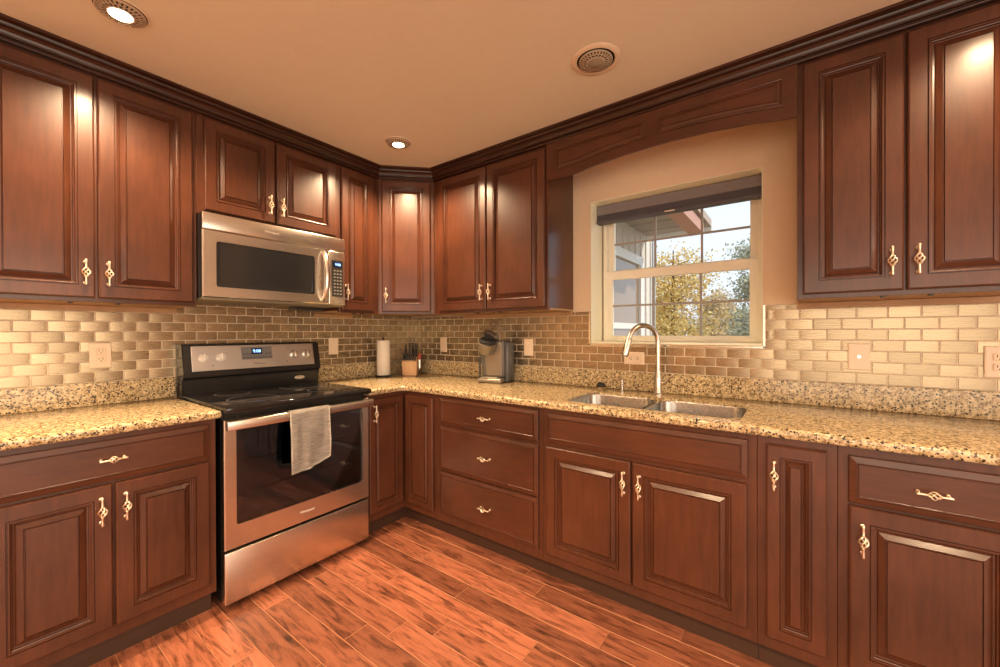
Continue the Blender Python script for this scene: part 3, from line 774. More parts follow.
text_mesh('brand_lettering', 'Whirlpool', 0.018, plain('pale_lettering', (0.75, 0.72, 0.68), 0.3), od, Matrix.Translation((RW*0.5, -0.6622, 0.332)) @ FRONT)
# backguard
bm = bm_new()
pr_ = [(-0.012, 0.9), (-0.100, 0.9), (-0.104, 1.005), (-0.132, 1.02), (-0.128, 1.045), (-0.100, 1.190), (-0.085, 1.196), (-0.012, 1.196)]
for xa, xb in ((0.003, RW-0.003),):
    A = [bm.verts.new((xa, y, z)) for y, z in pr_]; B = [bm.verts.new((xb, y, z)) for y, z in pr_]
    for i in range(len(pr_)): bm.faces.new((A[i], A[(i+1) % len(pr_)], B[(i+1) % len(pr_)], B[i]))
    bm.faces.new(A); bm.faces.new(B[::-1])
bmesh.ops.bevel(bm, geom=bm.edges[:], offset=0.004, segments=2, affect='EDGES')
bg = obj('backguard', bm, BLACK, rg, smooth=30)
tilt = math.atan2(0.028, 0.145)
MB_ = Matrix.Translation((RW/2, -0.1140-0.0005, 1.1175)) @ Matrix.Rotation(-tilt, 4, 'X')   # local frame on the sloped panel, facing -y
def on_panel(bm): bmesh.ops.transform(bm, matrix=MB_, verts=bm.verts[:])
PANEL = steel_mat('control_panel_steel', (0.62, 0.60, 0.58), 0.38, (1, 1, 30))
bm = bm_new(); box(bm, -0.337, 0.332, -0.004, 0.002, -0.070, 0.068, 0.002); on_panel(bm); cp = obj('control_panel', bm, PANEL, bg)
LCDG = plain('grey_keypad', (0.17, 0.17, 0.17), 0.4); LCD = plain('clock_display', (0.005, 0.008, 0.03), 0.15); LED = plain('blue_clock_digits', (0.1, 0.2, 0.6), 0.4, emit=(0.30, 0.55, 1.0), es=2.5)
bm = bm_new(); box(bm, -0.098, 0.070, -0.0065, -0.0038, -0.018, 0.056, 0.001); on_panel(bm); kp = obj('keypad', bm, LCDG, cp)
bm = bm_new(); box(bm, -0.044, 0.014, -0.0078, -0.0064, 0.012, 0.046, 0.001); on_panel(bm); obj('clock_display', bm, LCD, kp)
text_mesh('clock_digits', '9:08', 0.026, LED, kp, MB_ @ Matrix.Translation((-0.015, -0.0082, 0.029)) @ FRONT)
bm = bm_new()
for r_ in range(2):
    for c_ in range(9):
        if r_ == 1 and 2 < c_ < 7: continue
        xx = -0.090+c_*0.0175; zz = -0.008+r_*0.022
        box(bm, xx, xx+0.012, -0.0072, -0.0064, zz-.004, zz+.004)
on_panel(bm); obj('keys', bm, plain('key_print', (0.07, 0.07, 0.07), 0.5), kp)
text_mesh('brand_lettering', 'Whirlpool', 0.015, GREYT, cp, MB_ @ Matrix.Translation((-0.005, -0.0044, -0.044)) @ FRONT)
KNOB = plain('white_knob', (0.74, 0.71, 0.66), 0.25); SILV = plain('silver_knob', (0.70, 0.66, 0.60), 0.25, 0.85)
for kx in (-0.283, -0.201, 0.203, 0.283):
    bm = bm_new()
    lathe(bm, [(0.024, 0.0), (0.024, 0.003), (0.0205, 0.005), (0.019, 0.022), (0.017, 0.025), (0.002, 0.026)], 22)
    box(bm, -0.0045, 0.0045, -0.019, 0.019, 0.022, 0.031, 0.002)
    bmesh.ops.transform(bm, matrix=Matrix.Translation((kx, -0.0042, 0.002)) @ Matrix.Rotation(R(90), 4, 'X'), verts=bm.verts[:])
    on_panel(bm); kb = obj('knob', bm, KNOB if kx < 0 else SILV, cp, smooth=35)
for kx in (-0.242, 0.155):
    bm = bm_new(); box(bm, kx-0.003, kx+0.003, -0.005, -0.0038, -0.045, -0.039); on_panel(bm); obj('indicator', bm, GREYT, cp)
bm = bm_new(); lathe(bm, [(0.5, 0), (0.5, 0.06), (0.44, 0.10), (0.4, 0.10)], 28)
bmesh.ops.transform(bm, matrix=Matrix.Translation((RW-0.130, -0.1015, 0.966)) @ Matrix.Rotation(R(90), 4, 'X') @ Matrix.Diagonal((0.064, 0.026, 0.03, 1)), verts=bm.verts[:])
bd = obj('oval_badge', bm, SILV, bg, smooth=40)

# towel folded over the oven handle
def towel():
    bm = bm_new()
    def layer(xl, xr, fl, bl, path_off, seed):
        nu, nv = 22, 44; g = []
        zt = 0.8645
        for j in range(nv+1):
            row = []
            for i in range(nu+1):
                u = i/nu
                back, front = bl(u), fl(u)
                Lb, Lf = zt-back, zt-front; arcl = 0.045; tot = Lb+arcl+Lf; s = j/nv*tot
                if s < Lb: yy = -0.6835+0.0015; zz = back+s; w = (Lb-s)
                elif s < Lb+arcl:
                    a = (s-Lb)/arcl*math.pi; yy = -0.700+0.0162*math.cos(a); zz = zt+0.006*math.sin(a)+0.001; w = 0
                else: yy = -0.7165; zz = zt-(s-Lb-arcl); w = s-Lb-arcl
                yy += (-1 if s > Lb else 0.25)*path_off
                fold = 0.011*math.sin(u*7+seed+w*5)+0.005*math.sin(u*15+1.7*seed-w*9)
                yy -= abs(fold)*min(1, w*6)*(1 if s > Lb else 0.0)
                xx = xl+(xr-xl)*u+0.016*w*(1-u)*(1 if s > Lb else .3)-0.010*w*u-(0.024*min(1, w*8)*(1-u) if s < Lb else 0)
                row.append(bm.verts.new((xx, yy, zz)))
            g.append(row)
        for j in range(nv):
            for i in range(nu): bm.faces.new((g[j][i], g[j][i+1], g[j+1][i+1], g[j+1][i]))
    o = -1.4125-RY0
    layer(o, o+0.208, lambda u: 0.556+0.030*u+0.02*(u-0.3)**2*2, lambda u: 0.612-0.02*u, 0.0, 0.4)
    bmesh.ops.solidify(bm, geom=bm.faces[:], thickness=0.004)
    m, nt, b = new_mat('grey_waffle_cotton')
    v = coords(nt)
    v = coords(nt, (14, 14, 110)); wv = N(nt, 'ShaderNodeTexNoise', i_Scale=1.6, i_Detail=4); nt.links.new(v, wv.inputs['Vector'])
    wx = N(nt, 'ShaderNodeTexNoise', i_Scale=90, i_Detail=3); nt.links.new(v, wx.inputs['Vector'])
    r = ramp(nt, [(0.3, (0.33, 0.30, 0.27)), (0.7, (0.56, 0.52, 0.47))]); nt.links.new(wv.outputs['Fac'], r.inputs[0])
    nt.links.new(r.outputs[0], b.inputs['Base Color']); b.inputs['Roughness'].default_value = 0.9
    b.inputs['Sheen Weight'].default_value = 0.3
    bump(nt, b, wv.outputs['Fac'], 0.5, 0.003)
    return bm, m
bm, m = towel()
tw = obj('dish_towel', bm, m, None, smooth=True)
tw.location = (0, RY0, 0); tw.rotation_euler = (0, 0, L90)
tag(tw, 'grey woven dish towel draped over the oven door handle', 'towel')

# ------------------------------------------------------------------ microwave
MY0, MY1 = -1.6725, -0.9125; MW = MY1-MY0; MZ0, MZ1 = 1.430, 1.8455; MF = 0.405
mw = thing('microwave', 'stainless over-the-range microwave mounted under the short wall cabinet', 'microwave', (0, MY0, 0), L90)
bm = bm_new(); box(bm, 0.001, MW-0.001, -MF+0.0105, -0.012, MZ0+0.004, MZ1, 0.002); obj('body', bm, BLACK, mw)
UNDER = plain('olive_grey_underside', (0.24, 0.21, 0.14), 0.4, 0.3)
bm = bm_new(); box(bm, 0.006, MW-0.006, -MF+0.012, -0.03, MZ0-0.012, MZ0+0.0035, 0.003); un_ = obj('bottom_pan', bm, UNDER, mw)
bm = bm_new(); box(bm, 0.55, 0.735, -0.20, -0.10, MZ0-0.030, MZ0-0.0122, 0.003); obj('vent_filter', bm, BPLAS, un_)
bm = bm_new(); box(bm, 0, MW, -MF, -MF+0.010, 1.7625, MZ1, 0.005, 3); obj('vent_panel', bm, STEEL, mw, smooth=30)
DX1 = 0.648
bm = bm_new(); plate_hole(bm, [(0, MZ0), (DX1, MZ0), (DX1, 1.7605), (0, 1.7605)], rrect(0.058, 0.560, 1.484, 1.709, 0.012, 3), -MF, -MF+0.010, 0.005); md = obj('door', bm, STEEL, mw)
bm = bm_new(); rect_rings(bm, 0.058, 0.560, 1.484, 1.709, [(0, 0.0), (0, 0.002), (0.012, 0.001), (0.030, -0.004)], -MF+0.004, back=True)
obj('door_window', bm, plain('smoked_glass_bezel', (0.016, 0.016, 0.017), 0.10), md)
m, nt, b = new_mat('perforated_screen_glass')
vo = N(nt, 'ShaderNodeTexVoronoi', i_Scale=420, i_Randomness=0.0); nt.links.new(coords(nt), vo.inputs['Vector'])
r = ramp(nt, [(0.15, (0.05, 0.05, 0.045)), (0.40, (0.30, 0.29, 0.25))]); nt.links.new(vo.outputs['Distance'], r.inputs[0]); nt.links.new(r.outputs[0], b.inputs['Base Color']); b.inputs['Roughness'].default_value = 0.14
bm = bm_new(); box(bm, 0.092, 0.526, -MF+0.0066, -MF+0.0078, 1.516, 1.677); obj('window_screen', bm, m, md)
bm = bm_new()
hp = [(0.612, -MF-0.004, 1.452), (0.612, -MF-0.026, 1.478), (0.613, -MF-0.040, 1.530), (0.613, -MF-0.045, 1.598), (0.613, -MF-0.040, 1.666), (0.612, -MF-0.026, 1.718), (0.612, -MF-0.004, 1.744)]
# flat bowed bar
rr_ = [0.016]*7
tube(bm, hp, [0.013, 0.014, 0.015, 0.0155, 0.015, 0.014, 0.013], 14)
obj('door_handle', bm, STEEL, md, smooth=60)
bm = bm_new(); box(bm, DX1+0.002, MW, -MF, -MF+0.010, MZ0, 1.7605, 0.005, 3); mc = obj('control_panel', bm, STEEL, mw, smooth=30)
bm = bm_new(); box(bm, 0.668, 0.742, -MF-0.0022, -MF+0.001, 1.478, 1.705, 0.001); kp = obj('keypad', bm, plain('microwave_keypad', (0.03, 0.03, 0.028), 0.12), mc)
bm = bm_new(); box(bm, 0.676, 0.734, -MF-0.0030, -MF-0.0020, 1.662, 1.694); obj('clock_display', bm, LCD, kp)
text_mesh('clock_digits', '9:08', 0.022, LED, kp, Matrix.Translation((0.707, -MF-0.0034, 1.678)) @ FRONT)
bm = bm_new()
for r_ in range(8):
    for c_ in range(3):
        xx = 0.680+c_*0.020; zz = 1.492+r_*0.0205
        box(bm, xx, xx+0.012, -MF-0.0028, -MF-0.0021, zz, zz+0.009, 0)
obj('keys', bm, plain('keypad_print', (0.20, 0.19, 0.17), 0.4), kp)
text_mesh('brand_lettering', 'Whirlpool', 0.018, plain('steel_grey_print', (0.34, 0.30, 0.26), 0.4), mw, Matrix.Translation((0.32, -MF-0.0004, 1.802)) @ FRONT)

# ------------------------------------------------------------------ small things on the worktop
pt = thing('paper_towel_holder', 'roll of white paper towel on a black stand in the corner', 'paper towels', (0.118, -0.405, CT1+0.0005))
bm = bm_new(); lathe(bm, [(0.058, 0), (0.060, 0.003), (0.058, 0.008), (0.012, 0.010)], 28); obj('base', bm, BPLAS, pt, smooth=40)
bm = bm_new(); lathe(bm, [(0.0055, 0.009), (0.0055, 0.285), (0.004, 0.287), (0.009, 0.292), (0.010, 0.299), (0.007, 0.305), (0.001, 0.307)], 12); obj('rod', bm, BPLAS, pt, smooth=50)
PAPER = noisy('paper_towel', (0.80, 0.74, 0.63), (0.86, 0.80, 0.70), 60, 0.9, bmp=0.1)
bm = bm_new(); lathe(bm, [(0.022, 0.012), (0.0495, 0.012), (0.0505, 0.014), (0.0505, 0.278), (0.0495, 0.280), (0.022, 0.280), (0.020, 0.26), (0.020, 0.03)], 32, caps=False)
obj('paper_roll', bm, PAPER, pt, smooth=40)

kb_pos = (0.205, -0.205, CT1+0.0005)
kbk = thing('knife_block', 'small light-wood knife block full of black-handled knives in the corner', 'knife block', kb_pos, R(38))
bm = bm_new()
A = [(-0.055, -0.055, 0), (0.055, -0.055, 0), (0.05, 0.06, 0), (-0.05, 0.06, 0)]
Bt = [(-0.060, -0.075, 0.110), (0.060, -0.075, 0.110), (0.056, 0.045, 0.150), (-0.056, 0.045, 0.150)]
va_ = [bm.verts.new(p) for p in A]; vb_ = [bm.verts.new(p) for p in Bt]
for i in range(4): bm.faces.new((va_[i], va_[(i+1) % 4], vb_[(i+1) % 4], vb_[i]))
bm.faces.new(va_[::-1]); bm.faces.new(vb_)
bmesh.ops.bevel(bm, geom=bm.edges[:], offset=0.004, segments=2, affect='EDGES')
obj('block', bm, noisy('beech_wood', (0.60, 0.36, 0.19), (0.70, 0.45, 0.26), 14, 0.45, stretch=(6, 6, 1)), kbk)
def knife(x, y, L, big, lean):
    k_ = thing('knife', None, 'knife')
    z0 = 0.110+(y+0.075)*0.33+0.0006
    bm = bm_new(); w = 0.0065 if big else 0.005; d_ = 0.011 if big else 0.008
    box(bm, -w, w, -d_, d_, 0.006, L, 0.003, 2)
    obj('handle_grip', bm, BPLAS, k_)
    bm = bm_new(); box(bm, -w*1.05, w*1.05, -d_*1.05, d_*1.05, 0, 0.0058, 0.001)
    obj('bolster', bm, CHROME, k_)
    for q in (0.25, 0.5, 0.75):
        bm = bm_new(); lathe(bm, [(0.0022, -w-0.0006), (0.0022, w+0.0006)], 8, M=Matrix.Translation((0, 0, L*q+0.003)) @ Matrix.Rotation(R(90), 4, 'Y')); obj('rivet', bm, CHROME, k_)
    M = Matrix.Translation(kb_pos) @ Matrix.Rotation(R(38), 4, 'Z') @ Matrix.Translation((x, y, z0)) @ Matrix.Rotation(R(14), 4, 'X') @ Matrix.Rotation(R(lean), 4, 'Y')
    k_.matrix_world = M
    return k_
i = 0
spots = [(-0.042, 0.025, 0.105, True, 'tallest black-handled knife at back left of the knife block'),
         (-0.014, 0.027, 0.115, True, 'black-handled knife second from the left in the back row of the knife block'),
         (0.014, 0.027, 0.118, True, 'black-handled knife third from the left in the back row of the knife block'),
         (0.042, 0.025, 0.108, True, 'black-handled knife at back right of the knife block'),
         (-0.040, -0.018, 0.085, True, 'black-handled knife at middle left of the knife block'),
         (0.0, -0.016, 0.09, True, 'black-handled knife in the centre of the knife block'),
         (0.040, -0.018, 0.085, True, 'black-handled knife at middle right of the knife block')]
for x, y, L, big, lab in spots:
    k_ = knife(x, y, L, big, random.uniform(-3, 3)); k_['label'] = lab; k_['group'] = 'knives in the wooden block'
for q in range(6):
    k_ = knife(-0.045+q*0.018, -0.055, 0.062, False, random.uniform(-2, 2)); k_['label'] = 'short steak knife in the front row of the knife block'; k_['group'] = 'steak knives in the front row of the block'
sc_ = thing('kitchen_shears', 'red-handled kitchen shears hanging at the right side of the knife block', 'scissors', (kb_pos[0]+0.058, kb_pos[1]+0.040, CT1+0.150))
RED = plain('red_plastic', (0.45, 0.03, 0.02), 0.4)
sc_.rotation_euler = (0, 0, R(38))
bm = bm_new()
for zz in (0.012, -0.014):
    tube(bm, [(0.011*math.cos(a), 0, zz+0.013*math.sin(a)) for a in [2*math.pi*k/14 for k in range(15)]], 0.0035, 8)
obj('grip', bm, RED, sc_, smooth=60)
bm = bm_new(); box(bm, -0.006, 0.006, -0.0015, 0.0015, -0.10, -0.028, 0.0005); obj('blade', bm, CHROME, sc_)

# coffee maker, turned about 16 degrees
km = thing('coffee_maker', 'grey and black single-serve pod coffee maker with its lid handle raised', 'coffee maker', (1.030, -0.185, CT1+0.0005), R(14))
KS = plain('coffee_maker_silver', (0.30, 0.27, 0.22), 0.35, 0.7); KG = plain('coffee_maker_grey', (0.10, 0.092, 0.085), 0.4)
bm = bm_new(); box(bm, -0.088, 0.088, -0.085, 0.125, 0.0, 0.032, 0.012, 3); obj('base', bm, KS, km, smooth=35)
bm = bm_new(); box(bm, -0.066, 0.062, -0.083, 0.02, 0.0325, 0.040, 0.004); obj('drip_tray', bm, KS, km)
bm = bm_new(); box(bm, -0.086, 0.086, -0.015, 0.123, 0.0325, 0.285, 0.014, 3); obj('housing', bm, KG, km, smooth=35)
bm = bm_new(); box(bm, -0.064, 0.066, -0.019, -0.0145, 0.045, 0.270, 0.002); obj('front_plate', bm, KS, km)
bm = bm_new(); box(bm, 0.0865, 0.112, -0.010, 0.118, 0.004, 0.272, 0.008, 3); r_ = obj('water_tank', bm, plain('smoky_tank', (0.085, 0.09, 0.10), 0.12), km, smooth=35)
bm = bm_new(); tube(bm, [(-0.076, -0.062, 0.034), (-0.076, -0.060, 0.12), (-0.076, -0.045, 0.20), (-0.072, -0.02, 0.235)], 0.007, 10); obj('side_arm', bm, BPLAS, km, smooth=60)
MH = Matrix.Translation((-0.022, -0.062, 0.262)) @ Matrix.Rotation(R(18), 4, 'X') @ Matrix.Rotation(R(14), 4, 'Y')
bm = bm_new(); lathe(bm, [(0.040, -0.070), (0.050, -0.064), (0.058, -0.02), (0.062, 0.0), (0.062, 0.010), (0.056, 0.012)], 28); bmesh.ops.transform(bm, matrix=MH, verts=bm.verts[:]); bh = obj('brew_head', bm, KS, km, smooth=35)
bm = bm_new(); lathe(bm, [(0.054, 0.0135), (0.054, 0.030), (0.044, 0.034), (0.042, 0.028), (0.020, 0.022), (0.002, 0.022)], 28); bmesh.ops.transform(bm, matrix=MH, verts=bm.verts[:]); obj('pod_holder', bm, BPLAS, bh, smooth=35)
ML = Matrix.Translation((-0.018, -0.030, 0.300)) @ Matrix.Rotation(R(-42), 4, 'X') @ Matrix.Rotation(R(12), 4, 'Y')
bm = bm_new(); lathe(bm, [(0.030, -0.006), (0.056, -0.004), (0.060, 0.010), (0.056, 0.030), (0.040, 0.040), (0.004, 0.043)], 28); bmesh.ops.transform(bm, matrix=ML, verts=bm.verts[:]); ld = obj('lid', bm, plain('coffee_maker_gunmetal', (0.20, 0.19, 0.18), 0.22, 0.8), km, smooth=35)
bm = bm_new()
pts = []
for k in range(13):
    a = R(180*k/12); pts.append((-0.012+0.042*math.cos(a), 0.03, 0.275+0.140*math.sin(a)**0.8))
tube(bm, pts, 0.0095, 10); obj('lid_handle', bm, plain('coffee_maker_bronze', (0.22, 0.15, 0.10), 0.3, 0.6), km, smooth=60)

# ------------------------------------------------------------------ outlet and switch plates
PLATE_M = plain('almond_plate', (0.80, 0.66, 0.50), 0.35)
def outlet(name, label, x, z, rot=0, rz=0, loc=None, kind='duplex', w=0.074, h=0.118):
    t = thing(name, label, 'wall plate', loc, rz)
    MR = Matrix.Rotation(rot, 4, 'Y')
    def fin(bm): bmesh.ops.transform(bm, matrix=MR, verts=bm.verts[:]); return bm
    bm = bm_new(); rect_rings(bm, -w/2, w/2, -h/2, h/2, [(0, 0), (0.0, 0.002), (0.002, 0.0045), (0.006, 0.0055)]); obj('cover_plate', fin(bm), PLATE_M, t)
    if kind == 'duplex':
        for s in (-1, 1):
            bm = bm_new(); box(bm, -0.0165, 0.0165, -0.0075, -0.0054, s*0.0195-0.014, s*0.0195+0.014, 0.004, 2); r_ = obj('receptacle', fin(bm), PLATE_M, t)
            bm = bm_new()
            for q in (-0.0065, 0.0065): box(bm, q-0.0012, q+0.0012, -0.0079, -0.0074, s*0.0195-0.001, s*0.0195+0.008)
            lathe(bm, [(0.0025, 0), (0.0025, 0.0005)], 8, M=Matrix.Translation((0, -0.0074, s*0.0195-0.007)) @ Matrix.Rotation(R(90), 4, 'X'))
            obj('slots', fin(bm), HOLE, r_)
    elif kind == 'rocker':
        bm = bm_new(); box(bm, -0.0165, 0.0165, -0.0085, -0.0054, -0.0335, 0.0335, 0.002); obj('rocker', fin(bm), PLATE_M, t)
    elif kind == 'coax':
        bm = bm_new(); lathe(bm, [(0.007, 0), (0.007, 0.003), (0.0045, 0.003), (0.0045, 0.010), (0.001, 0.010)], 12, M=Matrix.Translation((0, -0.0054, 0)) @ Matrix.Rotation(R(90), 4, 'X')); obj('jack', fin(bm), CHROME, t)
    return t
outlet('outlet', 'ivory duplex outlet on the steel tile left of the range', 0, 0, loc=(0.0112, -1.966, 1.150), rz=L90, w=0.078, h=0.122)
outlet('light_switch', 'ivory wall plate on the tile between range and paper towel roll', 0, 0, loc=(0.0112, -0.760, 1.158), rz=L90, kind='rocker')
outlet('light_switch', 'ivory wall plate on the tile between knife block and coffee maker', 0, 0, loc=(0.382, -0.0112, 1.156), kind='rocker')
outlet('outlet', 'ivory wall plate on the tile just right of the coffee maker', 0, 0, loc=(1.205, -0.0112, 1.150), kind='rocker')
outlet('outlet', 'outlet laid on its side on the tile behind the faucet', 0, 0, loc=(1.938, -0.0112, 1.100), rot=R(90))
outlet('cable_outlet', 'ivory cable jack plate on the tile right of the window', 0, 0, loc=(2.925, -0.0112, 1.143), kind='coax')
outlet('outlet', 'ivory duplex outlet on the tile at the right edge', 0, 0, loc=(3.326, -0.0112, 1.135), w=0.078, h=0.122)

# ------------------------------------------------------------------ recessed ceiling lights
TRIM = plain('cream_trim_ring', (0.72, 0.60, 0.45), 0.4); BAF = plain('bronze_baffle', (0.36, 0.27, 0.16), 0.45, 0.3); BULB_ON = plain('lit_bulb', (1, 1, 1), 0.3, emit=(1.0, 0.80, 0.52), es=14); BULB_OFF = plain('unlit_bulb', (0.30, 0.25, 0.19), 0.2)
def can(label, x, y, lit, power=0.0, grp='recessed ceiling lights'):
    t = thing('recessed_light', label, 'ceiling light', (x, y, CEIL-0.0005), 0, grp)
    bm = bm_new()
    if lit: lathe(bm, [(0.080, 0), (0.080, -0.002), (0.078, -0.004), (0.0745, -0.004), (0.0735, -0.002), (0.0735, 0)], 40, caps=False)
    else: lathe(bm, [(0.103, 0), (0.103, -0.002), (0.098, -0.005), (0.080, -0.006), (0.078, -0.002), (0.078, 0)], 40, caps=False)
    obj('trim_ring', bm, TRIM, t, smooth=40)
    bm = bm_new(); lathe(bm, [(0.0735 if lit else 0.0785, -0.0015), (0.02, -0.0015)], 40, caps=True); obj('dark_gap', bm, plain('can_interior', (0.05, 0.035, 0.02), 0.6), t)
    bm = bm_new()
    lathe(bm, [(0.066, -0.004), (0.070, -0.004), (0.070, -0.009), (0.066, -0.010)], 40, caps=False)
    lathe(bm, [(0.050, -0.011), (0.053, -0.011), (0.053, -0.013), (0.050, -0.013)], 40, caps=False)
    lathe(bm, [(0.034, -0.012), (0.039, -0.012), (0.039, -0.016), (0.034, -0.016)], 40, caps=False)
    for ring, (ra, rb, nn) in enumerate(((0.038, 0.051, 20), (0.052, 0.067, 28))):
        for k in range(nn):
            a = 2*math.pi*k/nn; w = 0.0028 if ring == 0 else 0.0034
            za, zb = (-0.0145, -0.0125) if ring == 0 else (-0.0122, -0.0085)
            c_, s_ = math.cos(a), math.sin(a)
            p = [(ra*c_-w*s_, ra*s_+w*c_, za), (ra*c_+w*s_, ra*s_-w*c_, za), (rb*c_+w*s_, rb*s_-w*c_, zb), (rb*c_-w*s_, rb*s_+w*c_, zb)]
            v_ = [bm.verts.new(q) for q in p]; v2 = [bm.verts.new((q[0], q[1], q[2]+0.002)) for q in p]
            bm.faces.new(v_); bm.faces.new(v2[::-1])
            for i in range(4): bm.faces.new((v_[i], v_[(i+1) % 4], v2[(i+1) % 4], v2[i]))
    obj('louvre', bm, plain('louvre_metal', (0.60, 0.50, 0.38), 0.4, 0.4), t)
    bm = bm_new(); lathe(bm, [(0.0345, -0.010), (0.0335, -0.016), (0.022, -0.020), (0.002, -0.0215)], 28, caps=True); obj('bulb', bm, BULB_ON if lit else BULB_OFF, t, smooth=40)
    if lit:
        s = lamp('bulb_light', 'SPOT', (x, y, CEIL-0.03), power, WARM, spot_size=R(150), spot_blend=0.6, shadow_soft_size=0.035)
    return t
can('lit recessed light above the left cabinets, nearest the camera', 0.755, -2.02, True, 85)
can('lit recessed light above the inner corner of the kitchen', 0.757, -0.775, True, 110)
can('unlit recessed light with a pale ring, left of the window valance', 2.018, -0.755, False)
# lights added out of view to brighten the kitchen, as if the row carried on
for x, y in ((3.30, -0.76), (2.02, -3.20), (3.60, -3.20), (0.757, -3.4)):
    can('added lit recessed light out of view, brightening the kitchen', x, y, True, 50 if x == 3.30 else 165, 'added recessed ceiling lights out of view')

# ------------------------------------------------------------------ outside the window
bm = bm_new(); vs = [bm.verts.new(p) for p in ((-30, WT+.02, -0.9), (30, WT+.02, -0.9), (30, 45, -0.6), (-30, 45, -0.6))]; bm.faces.new(vs)
struct(obj('ground', bm, noisy('autumn_lawn', (0.12, 0.10, 0.04), (0.26, 0.20, 0.08), 3, 0.9)))
SID = noisy('grey_siding', (0.66, 0.64, 0.61), (0.74, 0.71, 0.68), 20, 0.7)
wg = thing('house_wing', 'grey board-sided wing of the house seen through the window', 'building', (1.20, 0, -0.9))
bm = bm_new(); box(bm, -0.2, 0, WT+.03, 3.0, 0, 3.62)
y = WT+0.06
while y < 2.98:
    box(bm, 0, 0.016, y, y+0.03, 0, 3.62); y += 0.2
obj('wall', bm, SID, wg)
bm = bm_new(); box(bm, -0.02, 0.03, 2.93, 3.03, 0, 3.62); obj('corner_board', bm, plain('corner_board_grey', (0.46, 0.51, 0.58), 0.6), wg)
bm = bm_new()
TRW = plain('white_trim', (0.80, 0.80, 0.80), 0.4)
frame_bars(bm, 1.55, 2.46, 1.15, 3.03, 0.11, -0.0, 0.0); bm.free(); bm = bm_new()
def yframe(bm, ya, yb, za, zb, w, x0, x1):
    box(bm, x0, x1, ya, ya+w, za, zb); box(bm, x0, x1, yb-w, yb, za, zb); box(bm, x0, x1, ya+w, yb-w, za, za+w); box(bm, x0, x1, ya+w, yb-w, zb-w, zb)
yframe(bm, 1.36, 2.46, 1.15, 3.03, 0.10, 0.0, 0.05)
box(bm, 0.005, 0.04, 1.46, 2.36, 2.19, 2.25)
wf = obj('window_trim', bm, TRW, wg)
m, nt, b = new_mat('wing_window_glass'); b.inputs['Base Color'].default_value = (0.30, 0.22, 0.16, 1); b.inputs['Roughness'].default_value = 0.05; b.inputs['Specular IOR Level'].default_value = 1.0
bm = bm_new(); box(bm, 0.002, 0.02, 1.45, 2.37, 1.24, 2.94); obj('pane', bm, m, wf)
pr2 = thing('porch_roof', 'porch roof soffit with a brown rafter outside the window', 'porch roof', (1.2, 0.3, 2.31))
bm = bm_new(); box(bm, 0.024, 0.74, -0.05, 2.35, 0.12, 0.20)
for q in range(7): box(bm, 0.024, 0.74, 0.05+q*0.34, 0.062+q*0.34, 0.112, 0.121)
obj('soffit', bm, plain('porch_boards_brown', (0.40, 0.33, 0.29), 0.7), pr2)
bm = bm_new(); box(bm, 0.57, 0.71, 0.0, 2.06, -0.01, 0.111, 0.004); obj('rafter', bm, plain('porch_beam_red_brown', (0.50, 0.27, 0.21), 0.6), pr2)
bm = bm_new(); box(bm, 0.024, 0.74, 2.351, 2.38, 0.08, 0.21, 0.002); obj('fascia', bm, plain('white_fascia', (0.8, 0.8, 0.8), 0.5), pr2)

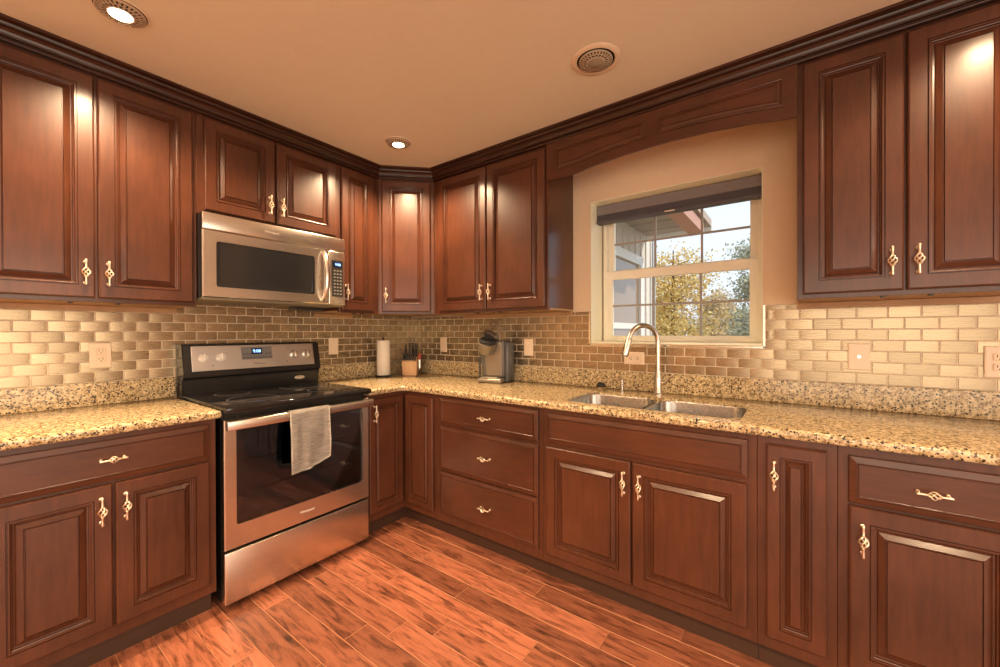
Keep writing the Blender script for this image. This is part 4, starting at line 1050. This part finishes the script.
LEAFM = {}
def leaf_mat(name, a, b_):
    m, nt, b = new_mat(name)
    at = N(nt, 'ShaderNodeAttribute', attribute_name='tint'); r = ramp(nt, [(0, a), (1, b_)])
    nt.links.new(at.outputs['Fac'], r.inputs[0]); nt.links.new(r.outputs[0], b.inputs['Base Color']); b.inputs['Roughness'].default_value = 0.7
    b.inputs['Transmission Weight'].default_value = 0.0
    return m
YEL = leaf_mat('yellow_leaves', (0.60, 0.36, 0.09), (0.92, 0.72, 0.28)); GRN = leaf_mat('grey_green_leaves', (0.32, 0.34, 0.26), (0.62, 0.60, 0.42)); ORG = leaf_mat('rusty_leaves', (0.50, 0.36, 0.20), (0.80, 0.64, 0.40))
BARK = plain('bark', (0.13, 0.10, 0.08), 0.9)
def tree(label, x, y, h, rad, mat, nleaf, seed, size=0.10):
    rnd = random.Random(seed)
    t = thing('tree', label, 'tree', (x, y, -0.75), 0, 'autumn trees beyond the window')
    bm = bm_new(); tips = []
    tube(bm, [(0, 0, -0.1), (0.05, 0, h*.3), (0, 0.04, h*.6), (0.03, 0, h*.95)], [0.16, 0.12, 0.07, 0.02], 8)
    for k in range(26):
        z = h*(0.2+0.7*rnd.random()); a = rnd.random()*6.283; L = rad*(0.5+0.5*rnd.random())*(1.1-z/h*0.6)
        p1 = Vector((0.5*L*math.cos(a), 0.5*L*math.sin(a), z+0.25*L)); p2 = Vector((L*math.cos(a), L*math.sin(a), z+0.4*L))
        tube(bm, [(0, 0, z), p1, p2], [0.035, 0.022, 0.008], 5); tips += [p1, p2, (p1+p2)/2]
    obj('trunk', bm, BARK, t)
    bm = bm_new(); tl = bm.loops.layers.float_color.new('tint')
    for k in range(nleaf):
        c = rnd.choice(tips)+Vector((rnd.gauss(0, 1), rnd.gauss(0, 1), rnd.gauss(0, .8)))*rad*0.20
        u = Vector((rnd.gauss(0, 1), rnd.gauss(0, 1), rnd.gauss(0, 1))).normalized(); w = u.orthogonal().normalized()
        s = size*(0.5+rnd.random()); vs = [bm.verts.new(c+u*s), bm.verts.new(c+w*s*.5), bm.verts.new(c-u*s), bm.verts.new(c-w*s*.5)]
        f = bm.faces.new(vs); tv = rnd.random()
        for l in f.loops: l[tl] = (tv, tv, tv, 1)
    me = bpy.data.meshes.new('foliage'); bm.to_mesh(me); bm.free(); me.materials.append(mat)
    o = bpy.data.objects.new('foliage', me); COL.objects.link(o); o.parent = t
    return t
tree('yellow-leaved tree just past the corner of the wing', -0.9, 13.0, 5.2, 1.9, YEL, 9000, 1, 0.055)
tree('grey-green tree far behind the yellow one', -5.2, 31.0, 4.8, 1.6, GRN, 8000, 2, 0.08)
tree('thin rusty tree in the middle of the view', -0.6, 19.5, 4.0, 1.1, ORG, 5000, 3, 0.06)
tree('leafy green tree at the right side of the window', 1.75, 12.5, 5.2, 0.95, GRN, 7500, 4, 0.05)
tree('far rusty tree low on the horizon', -1.3, 27.0, 3.9, 1.6, ORG, 8000, 5, 0.075)
tree('far green tree low beside the leafy one', 0.35, 23.0, 3.6, 1.2, GRN, 7000, 6, 0.07)
